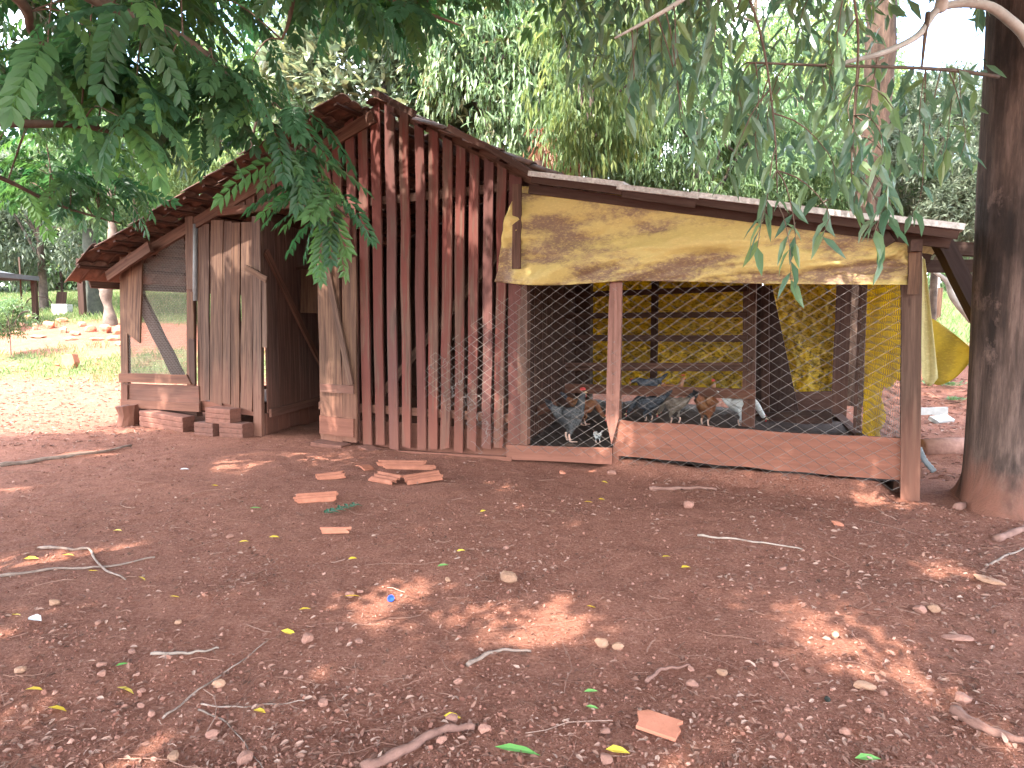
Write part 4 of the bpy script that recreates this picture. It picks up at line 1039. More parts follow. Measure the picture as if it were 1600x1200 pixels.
# ------------------------------------------------------------------ grass
def grass(name, n, xr, yr, h, label, thr=.35):
    X = RNG.uniform(*xr, n); Y = RNG.uniform(*yr, n); g = grassiness(X, Y)+.55*fbm(X*1.4, Y*1.4, 81, 3)
    k = g > thr+RNG.random(n)*.25; X, Y = X[k], Y[k]; N = len(X)
    tv_ = np.array([(0, -.05, 0), (0, .05, 0), (.15, 0, .6), (.45, 0, 1)], float); tt_ = np.array([(0, 1, 2), (0, 2, 1)])[:1]; tt_ = np.array([(0, 1, 2), (1, 3, 2)])
    a = RNG.uniform(0, 6.28, N); D = np.stack([np.cos(a), np.sin(a), np.zeros(N)], 1)
    o = link(name, instance_mesh(name, tv_, tt_, rotx(D), np.stack([X, Y, terrain(X, Y)-.01], 1), RNG.uniform(.5, 1.2, N)*h*(1+.03*(Y-12))), M['grass'], kind='stuff'); o['label'] = label; o['category'] = 'grass'
grass('grass', 60000, (-22, -4.5), (12, 30), .13, 'sunlit short grass on the slope beyond the coop', .4)
grass('grass', 40000, (3, 22), (14, 32), .14, 'bright grass field seen between the end post and the big trunk', .4)

# ------------------------------------------------------------------ foliage
def frames_obj(x, up=(0, 0, 1), roll=0):
    return rotx(np.array([x]), np.array([up], float), np.array([roll]))[0]
def mtx(R, p, s=1.0):
    return Matrix([[R[0, 0]*s, R[0, 1]*s, R[0, 2]*s, p[0]], [R[1, 0]*s, R[1, 1]*s, R[1, 2]*s, p[1]], [R[2, 0]*s, R[2, 1]*s, R[2, 2]*s, p[2]], [0, 0, 0, 1]])
def pinnate(npair=9, L=.36, droop=.35, simple_=False, seed=0):
    r = np.random.default_rng(seed); V = []; T = []; n0 = 0; Rr = []
    xs = np.linspace(0, 1, 12); path = np.stack([xs*L, .03*np.sin(xs*2.5)*L, -droop*L*xs**2], 1)
    if not simple_:
        v, t = tube(path[::2], [.0032, .0026, .002, .0018, .0015, .001], 4, False); V.append(v); T.append(t); n0 = len(v); Rr.append(np.full(len(v), .9))
    lt = kite_t(.42, .25, .08) if simple_ else leaf_t(1, .40, .22, .12, .03, .95, 1.0)
    for k in range(npair):
        f = .16+.82*k/(npair-1); i = f*11; a = int(min(i, 10)); p = path[a]+(path[a+1]-path[a])*(i-a); d = path[a+1]-path[a]; d /= np.linalg.norm(d)
        for sg in (1, -1):
            ang = math.radians(58-18*f)+r.normal(0, .06); y = np.array([0, 1, 0])*sg
            D = d*math.cos(ang)+y*math.sin(ang)+np.array([0, 0, -.18+r.normal(0, .08)])
            Rm = rotx(D[None], np.array([[d[2]*-1, 0, d[0]]]))
            s = L*.27*(1-.35*abs(f-.5))*r.uniform(.9, 1.1)
            v, t = instance(lt[0], lt[1], Rm, p[None], [s]); V.append(v); T.append(t+n0); n0 += len(v); Rr.append(np.full(len(v), .25+.5*r.random()))
    d = path[-1]-path[-2]
    v, t = instance(lt[0], lt[1], rotx(d[None]), path[-1][None], [L*.25]); V.append(v); T.append(t+n0); Rr.append(np.full(len(v), .5))
    return np.vstack(V), np.vstack(T), np.concatenate(Rr)
pin_me = []
for k in range(6):
    v, t, r_ = pinnate(8+k % 3, .36+.02*k, .12+.07*k, False, k)
    me = mesh_np('leaf', v, t, r_*.35); me.materials.append(M['leaf_pin']); pin_me.append(me)
pinS = [pinnate(8, .38, .3+.15*k, True, 30+k) for k in range(3)]

# sun gaps: places (ground pixels or front-wall pixels) where the canopy lets the sun through
GP = [(625, 945, .26), (690, 905, .10), (850, 970, .26), (905, 955, .20), (1240, 938, .16), (1335, 948, .14), (1325, 1015, .14), (100, 960, .20), (30, 875, .22), (215, 855, .16), (800, 752, .10), (150, 705, .25), (1480, 880, .2), (40, 760, .2), (1560, 1100, .2), (120, 1190, .2), (1150, 1190, .14)]
GP = [(on_ground(x, y)[:2], r*.58) for x, y, r in GP]
FPt = [(770, 560, .22), (755, 520, .18), (790, 600, .2), (600, 200, .2), (545, 300, .18), (345, 375, .22), (385, 400, .14), (1310, 430, .25), (955, 600, .13), (1005, 665, .12), (740, 310, .18), (525, 615, .06), (525, 675, .09), (515, 450, .06), (260, 612, .14), (820, 400, .12), (1200, 700, .1), (650, 250, .12)]
FPt = [(F(x, y)[[0, 2]], r) for x, y, r in FPt]
T3 = [(at(150, 330, 5.9), .5), (at(90, 290, 5.8), .45), (at(215, 310, 5.9), .4), (at(60, 230, 5.6), .35), (at(565, 370, 4.5), .10), (at(230, 170, 3.8), .12), (at(650, 20, 5.0), .3), (at(1340, 230, 4.2), .3), (at(1210, 330, 3.8), .12)]
def sun_ok(P, size=.16):
    """True where a leaf may stand: its shadow falls in the shaded part of the place"""
    P = np.asarray(P); s = SUN_DIR
    q = P-P0; v_ = q @ EV; dv = s @ EV          # moving along -s : v grows
    tf = v_/dv                                   # P - s*tf hits v = 0
    H_ = P - s[None]*tf[:, None]; uu = (H_-P0) @ EU
    tg = P[:, 2]/s[2]; Gd = P - s[None]*tg[:, None]
    front = (tf > 0) | (v_ > 0); hits_front = (H_[:, 2] > 0) & (v_ < 0) & (uu > -10.3) & (uu < .3) & (H_[:, 2] < 4.0)
    ok = np.ones(len(P), bool)
    for (c, r) in FPt: ok &= ~(hits_front & (np.hypot(uu-c[0], H_[:, 2]-c[1]) < r+size))
    for (c, r) in GP: ok &= ~(~hits_front & (np.hypot(Gd[:, 0]-c[0], Gd[:, 1]-c[1]) < r+size))
    for c, r in T3:
        w_ = P-c; al = w_ @ s; ok &= ~((al > .25) & (np.linalg.norm(w_-al[:, None]*s, axis=1) < r+size*.5))
    far = (~hits_front) & (Gd[:, 1] > 9.0) & (Gd[:, 0] < -4.6)
    ok &= ~(far & (vnoise(Gd[:, 0]*.9, Gd[:, 1]*.9, 77) > -.12))
    return ok
def pix(P):
    P = np.asarray(P)-CAM; c, s = math.cos(PITCH), math.sin(PITCH)
    d = P[:, 1]*c-P[:, 2]*s; h = P[:, 1]*s+P[:, 2]*c
    d = np.where(d < .05, .05, d)
    return 800+FPX*P[:, 0]/d, 600-FPX*h/d

# ---- pinnate tree
ptree = tag(empty('pinnate_leaved_tree', (-4.6, 1.9, 0)), 'dark pinnate-leaved tree whose branches hang over the coop from the upper corner', 'tree')
PT = np.array([-4.6, 1.9, 0])
V, T = tube(smooth_path([PT+(0, 0, -.2), PT+(.05, .05, 1.5), PT+(.2, .1, 3.0), PT+(.4, .0, 4.6), PT+(.9, -.2, 6.2)], 22), np.linspace(.24, .10, 22), 10)
MB().add(V-PT, T).obj('trunk', M['barkmid'], ptree, True)
branches = [
 [PT+(.25, .1, 3.2), at(-120, -200, 3.0), at(60, -60, 3.3), at(150, 0, 3.5), at(260, 48, 3.7), at(320, 85, 3.85), at(392, 158, 4.05), at(440, 215, 4.2), at(492, 292, 4.4), at(545, 340, 4.5)],
 [PT+(.1, .1, 2.4), at(-260, 150, 3.0), at(0, 190, 3.5), at(130, 197, 3.75), at(240, 225, 4.1)],
 [PT+(.4, .0, 4.4), at(150, -330, 3.4), at(400, -90, 3.9), at(520, -40, 4.2), at(640, 10, 4.5), at(720, 40, 4.8)],
 [PT+(.2, .1, 2.9), at(-200, 230, 4.2), at(-20, 270, 4.9), at(90, 320, 5.4), at(190, 350, 5.8)],
 [at(400, -90, 3.9), at(452, -20, 4.1), at(452, 30, 4.2), at(440, 62, 4.25)],
 [PT+(.3, 0, 3.8), at(-60, -60, 3.6), at(60, 60, 4.1), at(200, 150, 4.6)],
]
br_paths = []
for k, b in enumerate(branches):
    p = smooth_path(b, 40); br_paths.append(p); V, T = tube(p-PT, np.linspace(.045 if k in (0, 1, 2, 5) else .03, .005, 40), 6)
    MB().add(V, T).obj('branch', M['twig'], ptree, True)
for pts in ([PT+(.5, 0, 4.8), (-3, 3, 6), (-1.5, 5, 6.6), (0, 6, 7)], [PT+(.6, 0, 5), (-2.5, 0, 6.4), (0, .5, 7), (2, 1.5, 7.2)], [PT+(.3, 0, 4.5), (-6, 4, 6), (-7, 6, 6.8)], [PT+(.5, 0, 5), (-4, -2, 6.2), (-2, -4, 7)]):
    p = smooth_path(np.array(pts), 20); V, T = tube(p-PT, np.linspace(.10, .02, 20), 6); MB().add(V, T).obj('branch', M['barkmid'], ptree, True)
allb = np.vstack(br_paths)
# anchors (image position, depth) of leafy twigs
anch = []
def region(n, x0, x1, y0, y1, z0, z1, cond=lambda x, y: True):
    k = 0
    while k < n:
        x, y = random.uniform(x0, x1), random.uniform(y0, y1)
        if cond(x, y): anch.append((x, y, random.uniform(z0, z1))); k += 1
region(11, -30, 330, -40, 90, 3.2, 4.3)
region(6, 130, 320, 110, 180, 3.5, 4.0)
region(6, -30, 150, 60, 160, 3.5, 5.0)
region(4, 330, 440, 60, 150, 3.8, 4.5)
region(7, 560, 720, -60, 0, 4.2, 4.9)
region(5, 440, 560, -60, -20, 4.0, 4.6)
region(6, 40, 220, 140, 240, 4.8, 6.0); region(9, 30, 185, 215, 310, 5.4, 6.6)
anch += [(470, 235, 4.3), (440, 170, 4.1), (410, 200, 4.2), (500, 290, 4.4), (530, 305, 4.45), (520, 330, 4.5), (455, 245, 4.3)]
tw = MB(); nleaf = 0; extra = []
for (x, y, Yd) in anch:
    a = at(x, y, Yd); j = np.argmin(np.linalg.norm(allb-a, axis=1)); b = allb[j]
    mid = (a+b)/2+np.array([0, 0, .06]); d = a-b; dl = np.linalg.norm(d); d = d/(dl+1e-6); d = d*.6+np.array([random.uniform(-.4, .4), random.uniform(-.4, .4), -.25])
    p = smooth_path([b, mid, a, a+d*.16], 9); tw.add(*tube(p-PT, np.linspace(.006, .002, 9), 4, False))
    for k in range(6):
        q = p[3+k] if k < 6 else a; ang = k*2.4+random.random()*1.2
        D = np.array([math.cos(ang), math.sin(ang), random.uniform(-.75, .05)]) + d*.5
        R = frames_obj(D, (0, 0, 1), random.uniform(-.5, .5))
        if nleaf < 296:
            s = random.uniform(.62, .95); link('leaf', random.choice(pin_me), None, ptree, mtx=mtx(R, q-PT, s)); nleaf += 1
        else: extra.append((R, q))
tw.obj('twigs', M['twig'], ptree, True, kind='stuff')
# upper crown (mostly above the frame): shades the yard
N = 17000
C = np.stack([RNG.uniform(-10, 2.5, N), RNG.uniform(-3.4, 8.0, N), RNG.uniform(4.3, 7.8, N)], 1)
dens = fbm(C[:, 0]*.7+C[:, 2]*.3, C[:, 1]*.7-C[:, 2]*.3, 91, 3)
C = C[dens > -.34]
px_, py_ = pix(C); inview = (px_ > -40) & (px_ < 1640) & (py_ > -55) & (C[:, 1] > .3)
allow = inview & False
C = C[(~inview) | allow]
a = RNG.uniform(0, 6.28, len(C)); D = np.stack([np.cos(a), np.sin(a), RNG.uniform(-.5, .1, len(C))], 1); D /= np.linalg.norm(D, axis=1)[:, None]
k = sun_ok(C+D*.27, .24); C = C[k]; D = D[k]
ed = np.hypot((C[:, 0]+4)/6.8, (C[:, 1]-1.2)/6.9); C = C[ed < 1.02]; D = D[ed < 1.02]
E2 = np.array([q for _, q in extra]) if extra else np.zeros((0, 3))
Rm = rotx(D, None, RNG.normal(0, .3, len(C))); sel = RNG.integers(0, 3, len(C)); mbv = []; mbt = []; mbr = []; n0 = 0
for k in range(3):
    m_ = sel == k; v, t = instance(pinS[k][0], pinS[k][1], Rm[m_], C[m_]-PT, RNG.uniform(1.3, 2.0, m_.sum())); mbv.append(v); mbt.append(t+n0); n0 += len(v); mbr.append(np.repeat(RNG.random(m_.sum()), len(pinS[k][0])))
# in-view depth layer behind the near leaves
L2 = []
for (x, y, Yd) in [(random.uniform(-60, 420), random.uniform(-60, 120), random.uniform(4.6, 6.8)) for _ in range(130)] + [(random.uniform(-60, 210), random.uniform(120, 270), random.uniform(5.4, 7.2)) for _ in range(55)] + [(random.uniform(430, 720), random.uniform(-60, 25), random.uniform(5, 6.5)) for _ in range(35)]:
    if (300 < x < 420 and 20 < y < 110) or (455 < x < 545 and y < 60): continue
    L2.append(at(x, y, Yd))
L2 = np.vstack([np.array(L2), E2]); a = RNG.uniform(0, 6.28, len(L2)); D = np.stack([np.cos(a), np.sin(a), RNG.uniform(-.9, .0, len(L2))], 1)
v, t, r_ = pinnate(9, .38, .4, True, 77); V2, T2 = instance(v, t, rotx(D, None, RNG.normal(0, .4, len(L2))), L2-PT, RNG.uniform(.85, 1.2, len(L2)))
mbv.append(V2); mbt.append(T2+n0); mbr.append(np.repeat(RNG.random(len(L2)), len(v)))
link('crown', mesh_np('crown', np.vstack(mbv), np.vstack(mbt), np.concatenate(mbr)), M['leaf_pin'], ptree, kind='stuff')
print('crown leaves', len(C), 'near leaves', nleaf, 'extra', len(extra))

# ---- big trunk on the right with lance-shaped leaves
ET = np.array([4.02, 5.45, 0.0])
etree = tag(empty('eucalyptus_tree', ET), 'big dark fibrous trunk beside the end post, with lance-shaped leaves hanging above the run', 'tree')
zz = np.concatenate([np.linspace(-.15, .9, 16), np.linspace(1.0, 7.5, 46)])
na = 40; V = []
for z in zz:
    a = np.arange(na)*2*math.pi/na; r0 = .335-.012*z+.16*np.exp(-(z+.1)/.2)+.03*np.exp(-z/.6)
    lob = 1+.22*np.exp(-max(z, 0)/.25)*np.cos(3*a+1.0)+.05*np.sin(2*a+z*.5)+.03*np.sin(5*a+z*.8)
    rr = r0*lob+.012*fbm(a*5, np.full(na, z*1.2), 101, 3)
    V.append(np.stack([rr*np.cos(a)-.022*z, rr*np.sin(a), np.full(na, z)], 1))
V = np.vstack(V); q = [(i*na+j, i*na+(j+1) % na, (i+1)*na+(j+1) % na, (i+1)*na+j) for i in range(len(zz)-1) for j in range(na)]
link('trunk', mesh_np('trunk', V, np.array(q), None, True), M['barkeuc'], etree)
def limb(pts, r0, r1, mat, n=30, sides=8, name='branch'):
    p = smooth_path(np.array(pts), n); V, T = tube(p-ET, np.linspace(r0, r1, n), sides); MB().add(V, T).obj(name, M[mat], etree, True); return p
e1 = limb([ET+(.2, 0, 4.6), at(1640, 80, 4.9), at(1590, 42, 4.7), at(1540, 8, 4.6), at(1470, 12, 4.6), at(1435, 55, 4.5), at(1380, 82, 4.4), at(1330, 95, 4.35), at(1290, 105, 4.3)], .040, .010, 'barkpale', 40)
e2 = limb([at(1560, 120, 5.1), at(1490, 110, 4.7), at(1400, 105, 4.4), at(1280, 102, 4.2), at(1180, 98, 4.0)], .014, .006, 'twig', 30, 6)
e3 = limb([at(1470, 14, 4.6), at(1460, -40, 4.4), at(1300, -120, 4.0), at(1150, -60, 3.9), at(1050, 10, 3.9), at(960, 60, 4.0)], .04, .006, 'barkpale', 40)
e4 = limb([at(1450, 20, 4.55), at(1445, 60, 4.5), at(1440, 108, 4.5)], .016, .006, 'twig', 10, 6)
e5 = limb([at(1310, -120, 4.0), at(1340, 40, 4.1), at(1335, 170, 4.1), at(1330, 270, 4.1)], .009, .003, 'twig', 24, 6)
e6 = limb([at(1150, -60, 3.9), at(1190, 60, 3.8), at(1210, 200, 3.8), at(1215, 320, 3.85)], .008, .003, 'twig', 24, 6)
e7 = limb([ET+(.3, .2, 6.5), (3.0, 4, 6.8), (1.2, 2.5, 6.6), (-.2, .5, 6.8)], .09, .02, 'barkpale', 24)
eb = np.vstack([e1[12:], e2, e3[8:], e5, e6])
euc_me = []
for k in range(5):
    v, t = leaf_t(1, .25+.018*k, .35, .10+.05*k, (.05+.03*k)*(1 if k % 2 else -1), 1.0, .72)
    # stalk
    sv_, st_ = tube([(-.12, 0, .02), (.02, 0, 0)], .006, 3, False)
    me = mesh_np('leaf', np.vstack([v, sv_]), np.vstack([t, st_+len(v)]), np.concatenate([np.full(len(v), .05+.1*k), np.full(len(sv_), .6)])*.5); me.materials.append(M['leaf_euc']); euc_me.append(me)
strands = []
def sreg(n, x0, x1, y0, y1, z0, z1):
    for _ in range(n): strands.append((random.uniform(x0, x1), random.uniform(y0, y1), random.uniform(z0, z1)))
sreg(9, 960, 1180, 20, 150, 3.6, 4.6)
sreg(11, 1150, 1330, 0, 210, 3.5, 4.5)
sreg(9, 1280, 1440, 120, 260, 3.6, 4.6)
sreg(3, 1420, 1510, 130, 240, 4.3, 4.8)
strands += [(1190, 345, 3.7), (1200, 300, 3.7), (1240, 340, 3.8), (1235, 395, 3.75), (1295, 330, 3.8), (1375, 330, 3.8), (1390, 310, 3.9), (1375, 375, 3.85), (1150, 235, 3.9), (1180, 215, 3.9), (1070, 190, 3.9), (990, 130, 3.9), (1060, 140, 3.8), (1340, 290, 4.0), (1500, 130, 4.7), (1440, 300, 4.6), (1480, 220, 4.8)]
tw = MB(); nl = 0
for (x, y, Yd) in strands:
    a = at(x, y, Yd); j = np.argmin(np.linalg.norm(eb-a-np.array([0, 0, .25]), axis=1)); b = eb[j]
    p = smooth_path([b, (a+b)/2+np.array([0, 0, .05]), a, a+np.array([random.uniform(-.05, .05), random.uniform(-.05, .05), -.14])], 9); tw.add(*tube(p-ET, np.linspace(.005, .0016, 9), 4, False))
    for k in range(6):
        q_ = p[3+k]; ang = random.uniform(0, 6.28); dn = random.uniform(.7, 2.2)
        D = np.array([math.cos(ang), math.sin(ang), -dn]); R = frames_obj(D, (math.cos(ang+.3), math.sin(ang+.3), .3), random.uniform(-1, 1))
        if nl < 298: link('leaf', random.choice(euc_me), None, etree, mtx=mtx(R, q_-ET, random.uniform(.13, .20))); nl += 1
tw.obj('twigs', M['twig'], etree, True, kind='stuff')
ev_, et_ = leaf_t(1, .28, .3, .12, .06, 1, .75); kv_, kt_ = kite_t(.34, .3, .1)
# farther leaves in view + shading crown above
L3 = [at(random.uniform(1080, 1540), random.uniform(-60, 270), random.uniform(4.8, 7.5)) for _ in range(800)]+[at(random.uniform(880, 1120), random.uniform(-60, 130), random.uniform(4.6, 7)) for _ in range(480)]
L3 = np.array(L3); px_, py_ = pix(L3)
k = ~((px_ > 1395) & (px_ < 1530) & (py_ < 100)); L3 = L3[k]
N = 9000; C = np.stack([RNG.uniform(-1.5, 8.5, N), RNG.uniform(-2.6, 9, N), RNG.uniform(4.6, 9, N)], 1)
dens = fbm(C[:, 0]*.8+C[:, 2]*.4, C[:, 1]*.8, 95, 3); C = C[dens > -.25]
px_, py_ = pix(C); inview = (px_ > -40) & (px_ < 1640) & (py_ > -50) & (C[:, 1] > .3); C = C[~inview]; C = C[sun_ok(C, .3)]
# each of these is a small spray of leaves
spr = 8; base = np.repeat(C, spr, 0)+RNG.normal(0, .16, (len(C)*spr, 3)); A3 = L3
def hang(A): 
    a = RNG.uniform(0, 6.28, len(A)); D = np.stack([np.cos(a), np.sin(a), -RNG.uniform(.3, 2.2, len(A))], 1)
    return rotx(D, np.stack([np.cos(a), np.sin(a), np.full(len(a), .4)], 1), RNG.normal(0, .8, len(A)))
v1, t1 = instance(ev_, et_, hang(A3), A3-ET, RNG.uniform(.13, .20, len(A3))); v2, t2 = instance(kv_, kt_, hang(base), base-ET, RNG.uniform(.2, .3, len(base)))
link('crown', mesh_np('crown', np.vstack([v1, v2]), np.vstack([t1, t2+len(v1)]), np.concatenate([np.repeat(RNG.random(len(A3)), len(ev_)), np.repeat(RNG.random(len(base)), 4)])), M['leaf_euc'], etree, kind='stuff')
print('euc sprays', len(C), 'leaves', nl)

# ---- background trees
def bg_tree(px, py, Y, rx, ry, rz, mat, leaf, ncl, per, size, label, cat='tree', name='tree', droop=.8, trunk_r=.16, bark_='barkmid', lean=0, spread=.5, group=None, low=-1.0, trunk=True):
    c = at(px, py, Y); gz = float(terrain(c[0], c[1])); root = tag(empty(name, (c[0]+lean, c[1], gz)), label, cat, group); o0 = np.array([c[0]+lean, c[1], gz])
    n = int(ncl*1.95); size *= 1.0; d = RNG.normal(size=(n, 3)); d /= np.linalg.norm(d, axis=1)[:, None]
    d[:, 2] = np.where(d[:, 2] < low, -d[:, 2], d[:, 2])
    rad = (.55+.45*RNG.random(n)**.5)*(1+.45*fbm(d[:, 0]*2+px*.01, d[:, 2]*2+d[:, 1], 7+int(px), 3))
    cl = c + d*rad[:, None]*np.array([rx, ry, rz])
    gap = fbm(cl[:, 0]*1.1, cl[:, 2]*1.1+cl[:, 1]*.4, 13+int(px), 2) > -.27; cl = cl[gap]; d = d[gap]
    cl[:, 2] = np.maximum(cl[:, 2], gz+.3); n = len(cl)
    P = np.repeat(cl, per, 0)+RNG.normal(0, size*spread, (n*per, 3)); dd_ = np.repeat(d, per, 0)
    D = RNG.normal(0, .7, (n*per, 3))+dd_*.5+np.array([0, 0, -droop])
    S = RNG.uniform(.7, 1.2, n*per)*size; r_ = np.clip(np.repeat(RNG.random(n), per)*.7+RNG.random(n*per)*.3, 0, .999)
    link('crown', instance_mesh('crown', leaf[0], leaf[1], rotx(D, None, RNG.normal(0, .5, n*per)), P-o0, S, r_), M[mat], root, kind='stuff')
    if trunk:
        top = c-o0
        p = smooth_path(np.array([(0, 0, -.2), top*np.array([.3, .3, .4]), top*.85, top+np.array([0, 0, rz*.5])]), 16); V, T = tube(p, np.linspace(trunk_r, trunk_r*.35, 16), 9); MB().add(V, T).obj('trunk', M[bark_], root, True)
        for k in range(6):
            i = random.randrange(6, 13); e = c-o0+np.array([random.uniform(-.7, .7)*rx, random.uniform(-.7, .7)*ry, random.uniform(-.4, .6)*rz]); V, T = tube(smooth_path([p[i], (p[i]+e)/2+np.array([0, 0, .2]), e], 9), np.linspace(trunk_r*.4, .015, 9), 6); MB().add(V, T).obj('limb', M[bark_], root, True)
    return root
KMf = leaf_t(1, .20, .25, .25); KM = kite_t(.22, .3, .25); KBf = KB = leaf_t(1, .36, .25, .1); KBk = kite_t(.38, .3, .1); KS = kite_t(.32, .3, .1)
bg_tree(600, 130, 15.5, 2.3, 1.8, 2.3, 'leaf_loquat', KB, 900, 13, .27, 'grey-green broad-leaved tree rising behind the roof ridge', droop=-.15, spread=.35)
bg_tree(760, 120, 14.5, 1.9, 1.6, 2.4, 'leaf_mango', KMf, 800, 15, .22, 'bright green mango tree behind the right roof slope', droop=1.1, spread=.4)
bg_tree(900, 60, 17, 3.0, 2.0, 2.6, 'leaf_mango', KM, 900, 16, .25, 'tall mango tree standing behind the yellowish drooping tree', droop=1.1, spread=.4)
bg_tree(925, 100, 11.5, 1.05, .8, 1.7, 'leaf_yellow', KM, 240, 14, .21, 'yellow-green tree with drooping strands of leaves above the join of coop and run', droop=1.8, trunk_r=.07, spread=.5)
bg_tree(1090, 230, 16, 2.4, 1.6, 1.7, 'leaf_mango', KM, 650, 14, .22, 'lower green mango tree above the pale roof sheets', droop=1.0)
bg_tree(1250, 180, 18.5, 2.9, 1.8, 2.6, 'leaf_yellow', KM, 600, 14, .22, 'pale green tree far behind the hanging lance-shaped leaves', droop=.9)
bg_tree(1470, 240, 13.5, 1.5, 1.3, 1.5, 'leaf_olive', KS, 700, 20, .12, 'olive-grey small-leaved tree beside the big trunk', droop=.1, trunk_r=.09)
bg_tree(1540, 330, 12.0, 1.0, 1.0, .9, 'leaf_olive', KS, 380, 18, .12, 'low grey-green shrub tree behind the big trunk', droop=.1, trunk_r=.07)
bg_tree(380, 200, 19, 2.5, 2.0, 2.6, 'leaf_yellow', KM, 700, 14, .24, 'sunlit yellow-green tree behind the left roof slope', droop=.7)
bg_tree(210, 260, 21, 3.2, 2.0, 3.0, 'leaf_bush', KS, 800, 14, .24, 'bright green tree behind the overhanging dark branches', droop=.5)
bg_tree(60, 330, 24, 3.0, 2.0, 2.2, 'leaf_olive', KS, 700, 14, .24, 'pale grey-green tree behind the canvas gazebo', droop=.4)
bg_tree(740, 40, 22, 3.2, 2.0, 3.0, 'leaf_loquat', KBk, 800, 12, .30, 'tall dark-limbed tree in the row farthest back', droop=.2)
bg_tree(1180, 40, 24, 4.0, 2.0, 3.6, 'leaf_bush', KM, 800, 12, .30, 'tall pale tree in the far row between two mango trees', droop=.6)
bg_tree(880, 230, 13.0, .55, .4, .5, 'leaf_dead', KM, 60, 12, .17, 'clump of dead brown leaves above the join of the two roofs', 'shrub', 'dead_shrub', droop=1.4, trunk_r=.04)
bg_tree(1330, 300, 15, 2.2, 1.2, 1.2, 'leaf_bush', KM, 420, 14, .2, 'light green shrub mass behind the low end of the run roof', 'shrub', 'shrub', droop=.7, trunk_r=.06)
bg_tree(14, 500, 15.5, .6, .5, .50, 'leaf_bush', KS, 150, 14, .10, 'light green leafy bush in the sun at the picture edge', 'bush', 'bush', droop=.0, trunk_r=.012)
for k, (px, py, rx, rz, mt, lab) in enumerate(((-120, 330, 4.5, 4.0, 'leaf_olive', 'hazy olive tree on the far side of the grass slope, outermost'), (90, 350, 4.5, 3.4, 'leaf_mango', 'rounded green tree on the far side of the grass slope'), (260, 300, 4.5, 4.2, 'leaf_bush', 'light green tree on the far side of the slope, above the eave'), (460, 270, 5, 4.0, 'leaf_mango', 'dark green tree top far behind the roof, next to the blue sky gap'),
        (1000, 200, 5.5, 5.0, 'leaf_mango', 'green tree mass far behind the run, beneath the drooping strands'), (1330, 250, 5, 4.0, 'leaf_olive', 'olive tree far behind the reddish trunk'), (1520, 300, 5, 4.2, 'leaf_bush', 'pale tree far behind the big trunk'), (1700, 280, 5, 4.2, 'leaf_mango', 'green tree far beyond the big trunk, outermost'))):
    bg_tree(px, py, 31+k % 3, rx, 2.2, rz, mt, KS, 800, 12, .42, lab, droop=.4, trunk_r=.25)
# far reddish trunk
bt = at(1335, 620, 11.8); bt[2] = float(terrain(bt[0], bt[1])); far = tag(empty('tall_tree', bt), 'tall reddish flaking trunk standing behind the run', 'tree')
p = smooth_path([np.array([0, 0, -.2]), at(1337, 500, 11.8)-bt, at(1352, 300, 11.8)-bt, at(1374, 120, 11.8)-bt, at(1378, -60, 11.8)-bt, at(1385, -260, 11.9)-bt], 40)
V, T = tube(p, np.linspace(.21, .23, 40)+.012*np.sin(np.arange(40)*1.3), 16); V += RNG.normal(0, .008, V.shape); MB().add(V, T).obj('trunk', M['barkred'], far, True)
N = 900; Cc = p[-1]+RNG.normal(0, 1, (N, 3))*np.array([1.6, 1.3, .9])+np.array([0, 0, 1.6]); a = RNG.uniform(0, 6.28, N); D = np.stack([np.cos(a), np.sin(a), -RNG.uniform(.5, 2, N)], 1)
link('crown', instance_mesh('crown', ev_, et_, rotx(D), Cc, np.full(N, .2)), M['leaf_euc'], far, kind='stuff')

# ------------------------------------------------------------------ far left yard
def gpos(px, py, Y):
    # march along the sight line to the rising ground; Y is only the fallback depth
    d = ray(px, py)
    for y in np.arange(8, 45, .05):
        q = CAM + d*(y/d[1])
        if q[2] <= float(base_h(q[0], q[1])): Y = y; break
    c = at(px, py, Y); c[2] = float(terrain(c[0], c[1])); return c
# gazebo
gz = at(-72, 430, 19.0); gz[2] = float(terrain(gz[0], gz[1])); gaz = tag(empty('gazebo', gz), 'grey canvas gazebo roof on wooden posts at the picture edge', 'gazebo')
zt = at(0, 428, 19)[2]-gz[2]; half = 1.38
pk = np.array([0, 0, zt+.62]); cor = [np.array([sx*half, sy*half, zt+.02]) for sx, sy in ((-1, -1), (1, -1), (1, 1), (-1, 1))]
mb = MB(); n = 8
for k in range(4):
    a, b = cor[k], cor[(k+1) % 4]; V = []; 
    for i in range(n+1):
        for j in range(n+1):
            e = a+(b-a)*j/n; f = i/n; q_ = e+(pk-e)*f; q_ = q_-np.array([0, 0, .16*math.sin(math.pi*f)]); V.append(q_)
    id_ = np.arange((n+1)**2).reshape(n+1, n+1); qq = np.stack([id_[:-1, :-1], id_[:-1, 1:], id_[1:, 1:], id_[1:, :-1]], -1).reshape(-1, 4); mb.add(np.array(V), tri(qq))
mb.obj('canvas_roof', M['canopy'], gaz, True)
for k in range(4):
    a, b = cor[k], cor[(k+1) % 4]; board('valance', gaz, a-np.array([0, 0, .06]), b-np.array([0, 0, .06]), .13, .01, M['canopy'], nrm=tuple(np.cross(b-a, (0, 0, 1)))); board('post', gaz, a*np.array([.93, .93, 0])+(0, 0, -.3), a*np.array([.93, .93, 1])-(0, 0, .05), .12, .12, 'darkwood')
